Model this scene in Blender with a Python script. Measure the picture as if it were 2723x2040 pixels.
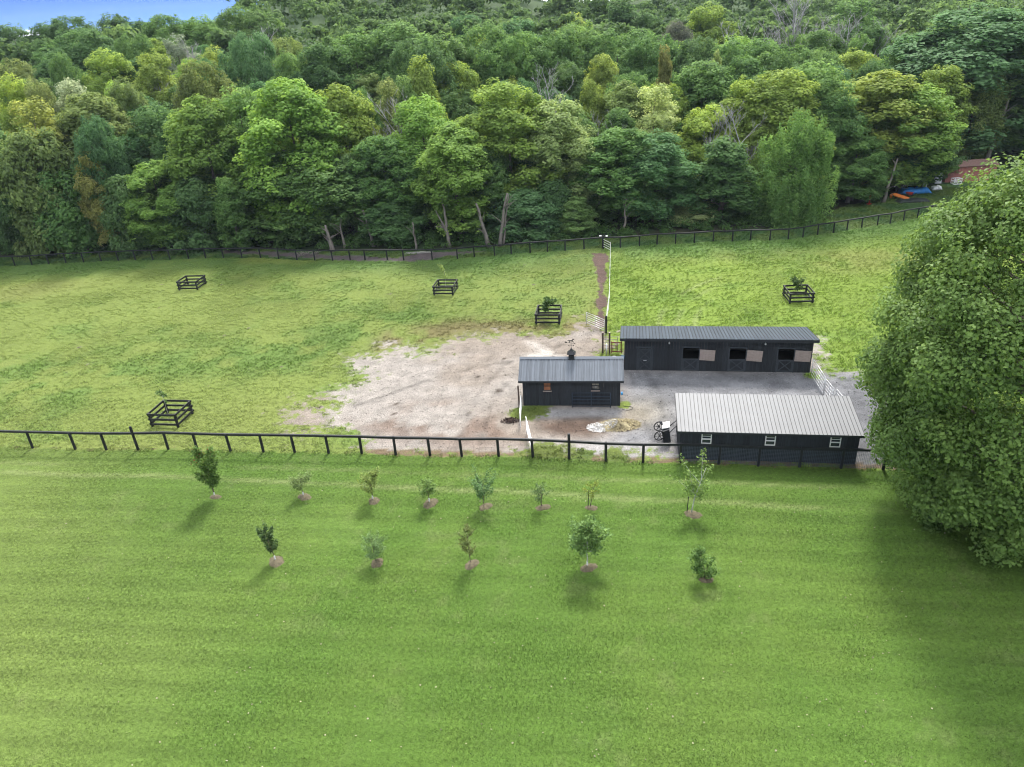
import bpy, math, random
import numpy as np
from mathutils import Vector, Matrix

for _o in list(bpy.data.objects):
    bpy.data.objects.remove(_o)
scene = bpy.context.scene
C = scene.collection
R = math.radians

# ------------------------------------------------------------------ camera
cam_data = bpy.data.cameras.new("camera")
cam_data.sensor_width = 36.0
cam_data.lens = 36.0 * 1945.0 / 2723.0
cam_data.clip_start = 0.5
cam_data.clip_end = 12000.0
cam = bpy.data.objects.new("camera", cam_data)
C.objects.link(cam)
pitch, roll = R(27.18), R(3.73)
fwd = Vector((0, math.cos(pitch), -math.sin(pitch)))
up0 = Vector((0, math.sin(pitch), math.cos(pitch)))
rt0 = Vector((1, 0, 0))
rt = rt0 * math.cos(roll) - up0 * math.sin(roll)
up = up0 * math.cos(roll) + rt0 * math.sin(roll)
cam.matrix_world = Matrix(((rt.x, up.x, -fwd.x, 0), (rt.y, up.y, -fwd.y, 0), (rt.z, up.z, -fwd.z, 28.0), (0, 0, 0, 1)))
scene.camera = cam

# ------------------------------------------------------------------ sky, sun, exposure
SUN_EL, SUN_AZ = R(48), R(13)
CLOUD_SEED = 39.0
world = bpy.data.worlds.new("World")
scene.world = world
world.use_nodes = True
wn = world.node_tree
sky = wn.nodes.new("ShaderNodeTexSky")
sky.sky_type = 'NISHITA'
sky.sun_disc = False
sky.sun_elevation = SUN_EL
sky.sun_rotation = SUN_AZ
sky.altitude = 9000
sky.air_density = 0.45
sky.dust_density = 0.0
sky.ozone_density = 10.0
# broken white cloud added over the sky for fill light, flattening towards the horizon
wl, wc = wn.links, wn.nodes.new("ShaderNodeTexCoord")
sep = wn.nodes.new("ShaderNodeSeparateXYZ")
wl.new(wc.outputs["Generated"], sep.inputs[0])
def wmath(op, a, b):
    n = wn.nodes.new("ShaderNodeMath")
    n.operation = op
    for i, q in enumerate((a, b)):
        if isinstance(q, (int, float)):
            n.inputs[i].default_value = q
        else:
            wl.new(q, n.inputs[i])
    return n.outputs[0]
den = wmath('ADD', wmath('MAXIMUM', sep.outputs[2], 0.0), 0.16)
comb = wn.nodes.new("ShaderNodeCombineXYZ")
wl.new(wmath('DIVIDE', sep.outputs[0], den), comb.inputs[0])
wl.new(wmath('DIVIDE', sep.outputs[1], den), comb.inputs[1])
comb.inputs[2].default_value = CLOUD_SEED
cn = wn.nodes.new("ShaderNodeTexNoise")
cn.inputs["Scale"].default_value = 0.75
cn.inputs["Detail"].default_value = 2
cn.inputs["Roughness"].default_value = 0.58
wl.new(comb.outputs[0], cn.inputs["Vector"])
cr_ = wn.nodes.new("ShaderNodeMapRange")
cr_.interpolation_type = 'SMOOTHSTEP'
cr_.inputs[1].default_value, cr_.inputs[2].default_value = 0.47, 0.62
wl.new(cn.outputs[0], cr_.inputs[0])
cmix = wn.nodes.new("ShaderNodeMix")
cmix.data_type = 'RGBA'
wl.new(cr_.outputs[0], cmix.inputs[0])
wl.new(sky.outputs[0], cmix.inputs[6])
cmix.inputs[7].default_value = (23.0, 23.8, 25.0, 1)
wl.new(cmix.outputs[2], wn.nodes["Background"].inputs[0])
wn.nodes["Background"].inputs[1].default_value = 0.06
sun_data = bpy.data.lights.new("sun", 'SUN')
sun_data.energy = 2.3
sun_data.angle = R(11)
sun_data.color = (1.0, 0.955, 0.88)
sun = bpy.data.objects.new("sun", sun_data)
C.objects.link(sun)
to_sun = Vector((math.sin(SUN_AZ) * math.cos(SUN_EL), math.cos(SUN_AZ) * math.cos(SUN_EL), math.sin(SUN_EL)))
sun.rotation_euler = to_sun.to_track_quat('Z', 'Y').to_euler()
sun.location = (40, 120, 120)
vs = scene.view_settings
vs.view_transform = 'Standard'
vs.look = 'None'
vs.exposure = 1.57
vs.gamma = 1.0
vs.use_curve_mapping = False
scene.cycles.max_bounces = 3
scene.cycles.diffuse_bounces = 2
scene.cycles.glossy_bounces = 2
scene.cycles.transmission_bounces = 2
scene.cycles.transparent_max_bounces = 2
scene.cycles.use_adaptive_sampling = True
scene.cycles.adaptive_threshold = 0.02
scene.cycles.caustics_reflective = False
scene.cycles.caustics_refractive = False
scene.cycles.use_denoising = True
scene.cycles.filter_width = 1.1

# ------------------------------------------------------------------ measured places (metres)
FRONT_POSTS = [(-45.0, 50.25), (-41.0, 49.6), (-37.14, 48.93), (-33.56, 48.34), (-31.0, 47.93), (-28.45, 47.62), (-26.1, 47.42), (-23.75, 46.98), (-21.14, 46.56), (-18.58, 46.15), (-16.19, 45.79), (-13.62, 45.38), (-11.16, 45.03), (-8.64, 44.53), (-6.15, 44.16), (-3.88, 43.79), (-1.27, 43.5), (1.12, 43.07), (3.61, 42.51), (6.07, 41.97), (8.54, 41.53), (11.01, 41.24), (13.48, 40.78), (15.96, 40.25), (18.53, 39.81), (21.1, 39.38), (23.65, 38.95), (26.2, 38.5), (28.7, 38.05)]
FAR_POSTS = [(-75.4, 101.4), (-73.0, 101.0), (-70.6, 100.6), (-68.07, 100.32), (-65.56, 100.05), (-63.22, 100.07), (-60.85, 100.08), (-58.23, 99.8), (-55.77, 99.74), (-53.19, 99.34), (-50.78, 99.2), (-48.12, 98.64), (-45.62, 98.26), (-43.02, 98.09), (-40.58, 97.8), (-38.03, 97.43), (-35.34, 96.9), (-32.65, 96.32), (-29.94, 95.29), (-27.25, 94.19), (-24.76, 93.52), (-22.3, 92.92), (-19.95, 92.63), (-17.95, 92.2), (-14.98, 91.57), (-12.81, 91.11), (-9.1, 90.32), (-5.89, 90.2), (-3.73, 90.45), (-1.16, 90.4), (0.99, 90.66), (3.41, 90.71), (5.63, 90.74), (7.87, 90.61), (10.32, 90.81), (12.68, 90.81), (14.92, 90.46), (17.37, 90.58), (19.65, 90.74), (21.98, 90.55), (24.34, 90.36), (26.74, 90.36), (29.07, 89.96), (31.33, 89.85), (33.61, 89.32), (35.92, 89.28), (37.91, 89.65), (40.07, 90.38), (42.25, 90.78), (44.28, 91.45), (46.46, 92.05), (48.87, 92.84), (50.71, 93.18), (52.98, 94.17), (55.17, 94.89), (57.23, 95.46), (59.47, 96.39), (61.8, 97.3), (64.1, 98.1), (66.4, 98.9)]
YARD = [(-11.23, 44.89), (-13.06, 46.94), (-15.3, 49.29), (-16.77, 50.95), (-17.01, 51.99), (-14.65, 50.92), (-14.09, 52.65), (-13.98, 54.26), (-12.19, 55.42), (-11.66, 57.42), (-12.82, 59.79), (-13.61, 61.23), (-11.84, 60.96), (-10.68, 63.38), (-8.86, 62.92), (-9.8, 60.65), (-7.68, 61.0), (-5.52, 64.01), (-4.05, 65.27), (-1.77, 65.28), (1.12, 65.38), (4.56, 64.81), (6.29, 66.89), (8.03, 67.2), (9.06, 64.07), (9.02, 62.22), (9.51, 59.07), (12.07, 62.0), (28.0, 59.0), (25.93, 53.2), (29.69, 52.64), (31.77, 51.31), (25.06, 38.27), (21.06, 39.3), (6.06, 41.89), (-3.93, 43.72)]
GRAVEL = [(9.51, 56.0), (25.64, 53.24), (32.26, 52.26), (24.96, 38.07), (6.04, 41.73), (2.74, 42.59), (5.04, 44.38), (6.74, 44.94), (9.41, 47.59), (8.06, 49.84)]
GRAVEL_SHADE = [(0.42, 50.25), (8.53, 49.17), (8.02, 47.77), (5.48, 47.99), (0.65, 48.62)]  # outline of the small shed's shadow, coloured as cool grey gravel
MUD = [(1.76, 48.02), (3.48, 48.02), (6.6, 47.84), (6.59, 45.75), (5.15, 45.24), (2.72, 45.7), (1.54, 46.65)]
BROWN = [(-10.74, 51.75), (-5.6, 52.0), (-3.13, 49.82), (-1.08, 48.96), (0.91, 48.13), (0.49, 44.94), (-4.68, 45.06), (-10.44, 47.35), (-12.55, 49.87)]
TRACK = [(11.25, 88.58), (12.74, 88.26), (12.39, 85.02), (11.64, 81.73), (9.69, 68.38), (9.18, 63.83), (8.12, 64.0), (9.04, 68.25), (11.02, 81.86), (10.66, 83.98)]
DRY = [(-13.25, 67.99), (-6.55, 69.83), (-1.92, 70.26), (2.62, 68.25), (7.94, 68.34), (9.75, 73.39), (9.79, 68.01), (8.3, 62.61), (3.39, 62.97), (-3.75, 65.02), (-9.0, 62.78), (-13.81, 61.85)]
BARE = [(-39.61, 101.62), (-33.23, 99.67), (-21.99, 95.31), (-13.64, 92.51), (-10.81, 93.87), (-4.34, 93.11), (-1.88, 92.57), (-7.69, 91.23), (-11.47, 90.15), (-18.45, 91.94), (-22.64, 93.47), (-32.58, 97.27), (-38.43, 99.58)]
LIME = [(1.45, 63.28), (2.48, 62.51), (3.89, 60.35), (4.79, 59.0), (4.36, 57.9), (1.25, 58.75), (1.13, 59.96), (2.53, 60.56)]
GREENBAND = [(-48.78, 64.25), (-39.5, 63.69), (-26.76, 63.01), (-21.42, 67.44), (-15.27, 71.33), (-9.88, 72.5), (-7.72, 70.03), (-13.11, 67.02), (-16.28, 63.92), (-22.38, 59.96), (-32.58, 59.92), (-38.72, 58.59), (-45.55, 58.83)]
TREES = [(-64.4, 104, 15.7, 3.7, 'bush', 'olive', 'olive green understory tree at the left picture edge behind the far fence'), (-65.8, 112, 19.3, 4.1, 'loose', 'yellow', 'tall yellowing birch at the far left of the wood'), (-58.7, 115, 19.1, 5.4, 'oval', 'olive', 'broad olive tree right of the yellowing birch'), (-55.3, 107, 17.5, 2.8, 'round', 'blue', 'small dark blue green maple before the broad olive tree'), (-55.6, 103, 14.0, 2.2, 'loose', 'orange', 'slender tree with orange autumn leaves at the left wood edge'), (-60.9, 103, 10.8, 3.5, 'bush', 'mid', 'low green tree left of the slender orange leaved tree'), (-52.3, 102, 9.8, 2.5, 'bush', 'dark', 'low dark tree right of the slender orange leaved tree'), (-48.0, 103, 11.8, 3.8, 'oval', 'bright', 'short bright green tree in the left wood edge'), (-48.7, 113, 17.6, 4.6, 'oval', 'dark', 'tall dark tree behind the short bright green tree'), (-40.7, 108, 19.2, 3.8, 'tall', 'bright', 'yellow green tree left of the tallest left maple'), (-42.4, 101, 9.1, 3.4, 'bush', 'dark', 'low dark tree at the far fence below the yellow green tree'), (-36.4, 112, 19.4, 4.2, 'oval', 'mid', 'mid green tree just left of the tallest left maple'), (-28.3, 107, 20.7, 5.8, 'oval', 'bright', 'tallest maple of the left wood edge with sunlit crown'), (-27.5, 101, 11.8, 6.6, 'round', 'mid', 'huge dense maple bulging low over the far fence'), (-36.8, 100, 9.6, 1.9, 'cone', 'mid', 'slim young tree left of the huge bulging maple'), (-22.0, 112, 18.8, 3.8, 'tall', 'yellowgreen', 'upright yellow green maple right of the tallest left maple'), (-20.7, 104, 11.2, 2.5, 'oval', 'dark', 'dark narrow tree right of the huge bulging maple'), (-15.8, 104, 13.2, 3.8, 'oval', 'mid', 'leafy tree left of the pair of leaning pale trunks'), (-10.3, 109, 17.3, 4.5, 'oval', 'bright', 'rounded sunlit maple above the pale forked trunk'), (-5.8, 100, 14.7, 4.1, 'tall', 'bright', 'bright green tree on pale trunks beside the far fence'), (-15.2, 101, 5.2, 3.5, 'bush', 'dark', 'low dark tree behind the pale planks'), (1.7, 107, 18.8, 5.2, 'oval', 'yellowgreen', 'tallest maple in the middle of the wood edge'), (-1.7, 103, 11.9, 2.8, 'oval', 'mid', 'green tree above the two leaning pale trunks'), (8.7, 106, 16.2, 4.2, 'oval', 'pale', 'pale leaved tree right of the tallest middle maple'), (3.2, 99, 5.7, 3.6, 'bush', 'blue', 'low blue green tree right of the leaning trunks'), (10.2, 98, 4.8, 2.3, 'cone', 'mid', 'young pointed tree behind the tape fence corner'), (7.1, 101, 6.3, 2.8, 'bush', 'dark', 'low dark tree left of the young pointed tree'), (15.0, 119, 16.3, 2.2, 'tall', 'yellowgreen', 'slim light tree standing behind the pale leaved tree'), (22.9, 111, 16.3, 3.6, 'loose', 'paleyellow', 'pale yellow crowned tree above the twin dark maples'), (17.1, 103, 12.4, 4.7, 'oval', 'mid', 'left one of the twin dark maples behind the fence corner'), (21.6, 102, 11.7, 4.3, 'oval', 'blue', 'right one of the twin dark maples behind the fence corner'), (18.1, 113, 13.3, 3.0, 'oval', 'mid', 'tree peeping over the left twin dark maple'), (32.6, 119, 18.1, 5.6, 'oval', 'mid', 'tall green tree with feathery crown behind the bare white tree'), (30.0, 99, 10.7, 3.8, 'cone', 'dark', 'dark egg shaped tree close to the far fence'), (26.6, 100, 2.7, 2.5, 'bush', 'paleyellow', 'small yellow green sumac left of the egg shaped tree'), (34.8, 101, 3.8, 2.9, 'bush', 'mid', 'bushy tree right of the egg shaped tree'), (40.3, 110, 17.5, 4.9, 'oval', 'yellowgreen', 'tall yellow green tree left behind the weeping willow'), (46.9, 113, 18.0, 5.0, 'oval', 'mid', 'tall green tree right behind the weeping willow'), (39.4, 98, 13.8, 5.6, 'droop', 'mid', 'weeping willow hanging down to the far fence'), (36.8, 104, 9.4, 2.9, 'droop', 'bright', 'lighter weeping tree left of the willow'), (56.1, 112, 16.2, 5.5, 'tall', 'yellowgreen', 'sunlit maple left of the red shed clearing'), (60.3, 110, 14.6, 4.9, 'tall', 'bright', 'sunlit maple above the orange board'), (67.0, 116, 16.0, 3.8, 'tall', 'yellowgreen', 'thin topped maple left of the giant tree'), (51.2, 106, 8.8, 3.6, 'oval', 'mid', 'shaded tree between the willow and the sunlit maple'), (60.4, 115, 8.0, 6.3, 'round', 'dark', 'dark low branched tree shading the junk by the clearing'), (66.3, 114, 3.7, 2.8, 'round', 'mid', 'small spreading tree beside the red shed'), (78.0, 128, 22.3, 12.1, 'oval', 'blue', 'giant dark tree with leaning trunks behind the red shed'), (85.2, 126, 21.0, 9.1, 'oval', 'mid', 'giant tree at the right picture edge'), (76.8, 138, 18.8, 4.8, 'oval', 'mid', 'feathery tree left of the giant dark tree'), (-28.9, 138, 20.6, 5.5, 'oval', 'dark', 'dark tree at the left end of the wooded ridge'), (-23.9, 142, 21.5, 6.0, 'oval', 'mid', 'second tree from the left end of the wooded ridge'), (-17.1, 146, 22.3, 7.0, 'oval', 'mid', 'third tree from the left end of the wooded ridge'), (-11.5, 132, 21.2, 4.9, 'round', 'dark', 'brownish dark tree in front of the third ridge tree'), (-11.0, 123, 19.9, 3.4, 'cone', 'yellowgreen', 'pointed light tree standing before the dark ridge'), (-7.8, 142, 21.0, 6.1, 'oval', 'mid', 'fourth tree from the left end of the wooded ridge'), (-1.7, 146, 21.4, 6.6, 'round', 'mid', 'fifth tree from the left end of the wooded ridge'), (3.9, 142, 20.7, 6.5, 'round', 'mid', 'sixth tree from the left end of the wooded ridge'), (12.0, 146, 20.6, 7.1, 'round', 'mid', 'broad flat topped ridge tree in the picture middle'), (17.0, 150, 21.3, 6.8, 'round', 'mid', 'high flat topped ridge tree right of the picture middle'), (23.4, 147, 20.3, 7.6, 'round', 'mid', 'broad ridge tree left of the orange tipped tree'), (30.0, 142, 19.6, 6.1, 'round', 'mid', 'broad ridge tree behind the orange tipped tree'), (28.0, 128, 19.3, 2.0, 'cone', 'orange', 'narrow tree with orange autumn tip in the dark ridge'), (35.7, 126, 18.5, 1.6, 'cone', 'olive', 'narrow orange tinged tree beside the feathery crown'), (35.7, 140, 19.0, 5.3, 'round', 'dark', 'dark ridge tree right of the orange tipped tree'), (43.8, 140, 18.7, 6.9, 'round', 'mid', 'broad ridge tree below the white bare trees'), (49.1, 134, 17.9, 5.5, 'round', 'mid', 'ridge tree at the right end below the white bare trees'), (-15.4, 117, 18.2, 2.9, 'loose', 'olive', 'thin yellowish tree beside the left bare tree'), (-13.3, 120, 17.8, 2.8, 'cone', 'mid', 'small pointed tree right of the thin yellowish tree'), (-19.6, 116, 17.4, 2.0, 'loose', 'mid', 'thin tree left of the left bare tree'), (-75.2, 126, 19.8, 3.6, 'oval', 'yellowgreen', 'yellow green tree at the left edge behind the yellowing birch'), (-70.7, 124, 19.5, 2.9, 'oval', 'olive', 'olive tree at the edge of the small clearing'), (-65.7, 125, 18.8, 4.0, 'loose', 'silver', 'greyish leaved tree right of the small clearing'), (-56.3, 122, 19.4, 3.3, 'oval', 'olive', 'olive tree behind the short bright green tree'), (-69.0, 146, 19.0, 5.2, 'oval', 'yellowgreen', 'light yellow green tree in the left middle wood'), (-76.0, 144, 18.5, 2.9, 'round', 'mid', 'small round green tree left of the light yellow green tree'), (-59.5, 142, 19.2, 4.4, 'oval', 'yellowgreen', 'light tree beside the grey bare tree'), (-45.9, 128, 19.7, 5.1, 'round', 'brown', 'bronze green tree in the left middle wood'), (-42.3, 142, 21.6, 4.6, 'round', 'blue', 'dark round topped tree standing out in the left wood'), (-38.8, 150, 20.1, 4.3, 'loose', 'olive', 'light feathery tree right of the dark round topped tree'), (-34.5, 138, 19.4, 3.6, 'oval', 'mid', 'green tree below the light feathery tree'), (-60.1, 156, 19.8, 4.0, 'loose', 'silver', 'silvery tree in the left middle wood'), (-50.3, 148, 18.8, 3.6, 'oval', 'yellowgreen', 'light tree left of the dark round topped tree'), (-69.3, 158, 19.0, 4.0, 'round', 'mid', 'flat round tree in front of the skyline trees'), (-81.4, 162, 19.1, 7.5, 'round', 'dark', 'broad dark tree in front of the left skyline'), (-109.6, 190, 17.0, 5.8, 'oval', 'dark', 'leftmost tree of the skyline'), (-102.2, 192, 16.6, 5.3, 'oval', 'dark', 'second tree from the left on the skyline'), (-97.7, 195, 16.6, 6.0, 'round', 'dark', 'third tree from the left on the skyline'), (-87.0, 192, 17.4, 5.9, 'oval', 'dark', 'fourth tree from the left on the skyline'), (-81.3, 190, 16.1, 4.8, 'oval', 'dark', 'fifth tree from the left on the skyline'), (-73.0, 188, 17.2, 6.3, 'round', 'mid', 'sixth tree from the left on the skyline'), (-65.0, 186, 17.9, 6.2, 'oval', 'mid', 'seventh tree from the left on the skyline'), (-53.5, 184, 20.2, 7.7, 'round', 'mid', 'big domed tree at the right end of the skyline'), (-56.7, 176, 17.4, 4.9, 'oval', 'mid', 'tree below the big domed skyline tree'), (20.5, 200, 19.7, 6.2, 'oval', 'yellowgreen', 'pale tree above the middle of the ridge'), (31.3, 190, 23.4, 7.0, 'cone', 'dark', 'dark tall conifer like tree above the ridge'), (36.3, 185, 21.4, 5.2, 'oval', 'dark', 'dark tree right of the tall conifer like tree'), (48.5, 180, 22.3, 6.6, 'oval', 'yellowgreen', 'light tree left of the white bare trees'), (39.2, 170, 19.7, 4.4, 'round', 'purple', 'dark purple tree above the ridge'), (74.6, 165, 22.2, 7.5, 'loose', 'mid', 'loose crowned tree among the white bare trees'), (62.4, 150, 18.8, 5.2, 'oval', 'mid', 'green tree below the white bare trees'), (46.6, 152, 18.4, 4.8, 'oval', 'bright', 'light tree behind the right ridge trees'), (77.6, 150, 14.0, 4.8, 'loose', 'purple', 'dark purple brown tree left of the giant dark tree'), (65.3, 140, 16.0, 5.3, 'oval', 'yellowgreen', 'light tree right of the ridge end'), (6.5, 175, 20.1, 6.0, 'oval', 'blue', 'blue green tree behind the sixth ridge tree'), (-4.5, 180, 20.4, 5.6, 'oval', 'blue', 'blue green tree behind the fifth ridge tree')]
BARE_TREES = [(-16.1, 113, 18.0, 'bare grey tree among leaves left of the rounded sunlit maple'), (8.3, 121, 17.3, 'bare spreading tree in front of the dark ridge'), (10.6, 119, 16.7, 'bare tree right of the spreading bare tree'), (30.9, 106, 14.2, 'bare white tree left of the willow'), (33.0, 105, 13.3, 'pale twiggy tree beside the bare white tree'), (-60.8, 140, 18.8, 'grey bare tree in the left middle wood'), (-55.6, 152, 19.8, 'bare grey tree before the skyline trees'), (-42.3, 150, 20.0, 'bare tree behind the dark round topped tree'), (54.6, 160, 23.2, 'leftmost of the white bare trees at the upper right'), (58.9, 164, 25.3, 'second of the white bare trees at the upper right'), (60.8, 160, 24.5, 'third of the white bare trees at the upper right'), (62.6, 158, 23.6, 'fourth of the white bare trees at the upper right'), (65.6, 155, 20.4, 'fifth of the white bare trees at the upper right'), (67.6, 152, 19.7, 'sixth of the white bare trees at the upper right'), (77.2, 160, 21.1, 'seventh of the white bare trees at the upper right'), (78.4, 157, 19.2, 'rightmost of the white bare trees at the upper right'), (71.6, 135, 13.3, 'grey twiggy tree left of the giant dark tree'), (15.2, 112, 14.6, 'bare pale tree behind the pale leaved tree')]

# ------------------------------------------------------------------ helpers
def thing(name, label, cat, loc=(0, 0, 0), rz=0.0, group=None):
    o = bpy.data.objects.new(name, None)
    o.empty_display_size = 0.3
    C.objects.link(o)
    o.location = loc
    o.rotation_euler = (0, 0, rz)
    o["label"] = label
    o["category"] = cat
    if group:
        o["group"] = group
    return o

def tag(o, label, cat, group=None):
    o["label"] = label
    o["category"] = cat
    if group:
        o["group"] = group
    return o

def node(name, parent, loc=(0, 0, 0), rot=(0, 0, 0)):
    o = bpy.data.objects.new(name, None)
    o.empty_display_size = 0.2
    C.objects.link(o)
    o.parent = parent
    o.location = loc
    o.rotation_euler = rot
    return o

def link(name, me, parent=None, loc=(0, 0, 0), rot=(0, 0, 0), scl=(1, 1, 1)):
    o = bpy.data.objects.new(name, me)
    C.objects.link(o)
    o.parent = parent
    o.location = loc
    o.rotation_euler = rot
    o.scale = scl
    return o

def fast_mesh(name, verts, faces, mat, smooth=False, attrs=None):
    """verts (n,3), faces (m,k) numpy arrays with k corners each."""
    verts = np.ascontiguousarray(verts, dtype=np.float32)
    faces = np.ascontiguousarray(faces, dtype=np.int32)
    me = bpy.data.meshes.new(name)
    m, k = faces.shape
    me.vertices.add(len(verts))
    me.vertices.foreach_set("co", verts.ravel())
    me.loops.add(m * k)
    me.loops.foreach_set("vertex_index", faces.ravel())
    me.polygons.add(m)
    me.polygons.foreach_set("loop_start", np.arange(0, m * k, k, dtype=np.int32))
    if smooth:
        me.polygons.foreach_set("use_smooth", np.ones(m, dtype=bool))
    for an, (ty, data) in (attrs or {}).items():
        a = me.attributes.new(an, ty, 'POINT')
        if ty == 'FLOAT':
            a.data.foreach_set("value", np.ascontiguousarray(data, dtype=np.float32).ravel())
        else:
            a.data.foreach_set("vector", np.ascontiguousarray(data, dtype=np.float32).ravel())
    me.update(calc_edges=True)
    me.validate()
    if mat:
        me.materials.append(mat)
    return me

class MB:
    """collects boxes, tubes and prisms into one mesh"""
    def __init__(s):
        s.v, s.f = [], []
    def add(s, vs, fs):
        b = len(s.v)
        s.v += [tuple(p) for p in vs]
        s.f += [tuple(b + i for i in f) for f in fs]
        return s
    def box(s, c, d, rz=0.0):
        x, y, z = (q / 2 for q in d)
        ca, sa = math.cos(rz), math.sin(rz)
        pts = []
        for dz in (-z, z):
            for dx, dy in ((-x, -y), (x, -y), (x, y), (-x, y)):
                pts.append((c[0] + dx * ca - dy * sa, c[1] + dx * sa + dy * ca, c[2] + dz))
        return s.add(pts, [(3, 2, 1, 0), (4, 5, 6, 7), (0, 1, 5, 4), (1, 2, 6, 5), (2, 3, 7, 6), (3, 0, 4, 7)])
    def tube(s, pts, radii, n=6, cap=True):
        pts = [Vector(p) for p in pts]
        if not hasattr(radii, '__len__'):
            radii = [radii] * len(pts)
        vs, fs = [], []
        for i, p in enumerate(pts):
            t = (pts[min(i + 1, len(pts) - 1)] - pts[max(i - 1, 0)])
            t = t.normalized() if t.length > 1e-9 else Vector((0, 0, 1))
            a = t.cross(Vector((0, 0, 1)) if abs(t.z) < 0.9 else Vector((1, 0, 0))).normalized()
            b = t.cross(a)
            for k in range(n):
                w = 2 * math.pi * k / n
                vs.append(p + (a * math.cos(w) + b * math.sin(w)) * radii[i])
        for i in range(len(pts) - 1):
            for k in range(n):
                fs.append((i * n + k, i * n + (k + 1) % n, (i + 1) * n + (k + 1) % n, (i + 1) * n + k))
        if cap:
            fs.append(tuple(range(n - 1, -1, -1)))
            fs.append(tuple((len(pts) - 1) * n + k for k in range(n)))
        return s.add(vs, fs)
    def bar(s, a, b, w, h):
        """square bar from a to b"""
        a, b = Vector(a), Vector(b)
        t = (b - a).normalized()
        u = t.cross(Vector((0, 0, 1)) if abs(t.z) < 0.95 else Vector((1, 0, 0))).normalized()
        v = u.cross(t)
        pts = []
        for p in (a, b):
            for i, j in ((-1, -1), (1, -1), (1, 1), (-1, 1)):
                pts.append(p + u * (w / 2 * i) + v * (h / 2 * j))
        return s.add(pts, [(3, 2, 1, 0), (4, 5, 6, 7), (0, 1, 5, 4), (1, 2, 6, 5), (2, 3, 7, 6), (3, 0, 4, 7)])
    def prism(s, poly, a, b, axis='y'):
        """polygon in the (u, z) plane pushed from a to b along axis"""
        n = len(poly)
        vs = []
        for q in (a, b):
            for u, z in poly:
                vs.append((u, q, z) if axis == 'y' else (q, u, z) if axis == 'x' else (u, z, q))
        fs = [tuple(range(n)), tuple(range(2 * n - 1, n - 1, -1))]
        fs += [((i + 1) % n, i, n + i, n + (i + 1) % n) for i in range(n)]
        return s.add(vs, fs)
    def mesh(s, name, mat, smooth=False):
        me = bpy.data.meshes.new(name)
        me.from_pydata(s.v, [], s.f)
        if smooth:
            for p in me.polygons:
                p.use_smooth = True
        if mat:
            me.materials.append(mat)
        me.update()
        return me
    def build(s, name, mat, parent=None, loc=(0, 0, 0), rot=(0, 0, 0), smooth=False):
        return link(name, s.mesh(name, mat, smooth), parent, loc, rot)

_cubes = {}
def cube(mat):
    if mat.name not in _cubes:
        _cubes[mat.name] = MB().box((0, 0, 0), (1, 1, 1)).mesh("block_" + mat.name, mat)
    return _cubes[mat.name]

def block(name, mat, parent, c, d, rot=(0, 0, 0)):
    return link(name, cube(mat), parent, c, rot, d)

def strut(name, mat, parent, a, b, w, h):
    """a square bar object from a to b, made from the shared block"""
    a, b = Vector(a), Vector(b)
    t = b - a
    o = link(name, cube(mat), parent, (a + b) / 2)
    x = t.normalized()
    z = Vector((0, 0, 1)) if abs(x.z) < 0.95 else Vector((0, 1, 0))
    y = z.cross(x).normalized()
    z = x.cross(y)
    o.rotation_euler = Matrix((x, y, z)).transposed().to_euler()
    o.scale = (t.length, w, h)
    return o

# ---- numpy noise
def vnoise(x, y, seed=0):
    xi, yi = np.floor(x).astype(np.int64), np.floor(y).astype(np.int64)
    fx, fy = x - xi, y - yi
    fx, fy = fx * fx * (3 - 2 * fx), fy * fy * (3 - 2 * fy)
    def h(a, b):
        n = (a * 374761393 + b * 668265263 + seed * 974711) & 0xFFFFFFFF
        n = ((n ^ (n >> 13)) * 1274126177) & 0xFFFFFFFF
        return ((n ^ (n >> 16)) & 0xFFFF) / 65535.0
    return (h(xi, yi) * (1 - fx) + h(xi + 1, yi) * fx) * (1 - fy) + (h(xi, yi + 1) * (1 - fx) + h(xi + 1, yi + 1) * fx) * fy

def fbm(x, y, size, octs=4, seed=0):
    out, amp, tot = 0.0, 1.0, 0.0
    for i in range(octs):
        out = out + amp * vnoise(x / size * 2 ** i, y / size * 2 ** i, seed + i * 17)
        tot += amp
        amp *= 0.55
    return out / tot

def sdist(x, y, poly):
    """signed distance to a polygon, positive inside"""
    d = np.full(x.shape, 1e9)
    inside = np.zeros(x.shape, bool)
    n = len(poly)
    for i in range(n):
        ax, ay = poly[i]
        bx, by = poly[(i + 1) % n]
        ex, ey = bx - ax, by - ay
        t = np.clip(((x - ax) * ex + (y - ay) * ey) / (ex * ex + ey * ey + 1e-9), 0, 1)
        d = np.minimum(d, np.hypot(x - ax - t * ex, y - ay - t * ey))
        c = ((ay > y) != (by > y)) & (x < (bx - ax) * (y - ay) / (by - ay + 1e-12) + ax)
        inside ^= c
    return np.where(inside, d, -d)

def sstep(a, b, x):
    t = np.clip((x - a) / (b - a), 0, 1)
    return t * t * (3 - 2 * t)

def ground_z(x, y):
    k = np.clip(0.15 - 0.0011 * (x + 60), 0.045, 0.17)
    t = np.maximum(0, y - 108)
    ridge = np.clip((y - 225) / 190, 0, 1) * np.clip((x / np.maximum(y, 1) + 0.31) / 0.09, 0, 1)
    return k * np.minimum(t, 95) + np.minimum(k, 0.085) * np.clip((t - 95) * 0.9, 0, 150) + 17 * ridge * ridge * (3 - 2 * ridge)

def gz(x, y):
    return float(ground_z(np.array([x], float), np.array([y], float))[0])

# ------------------------------------------------------------------ materials
def new_mat(name):
    m = bpy.data.materials.new(name)
    m.use_nodes = True
    nt = m.node_tree
    return m, nt, nt.nodes["Principled BSDF"]

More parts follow.
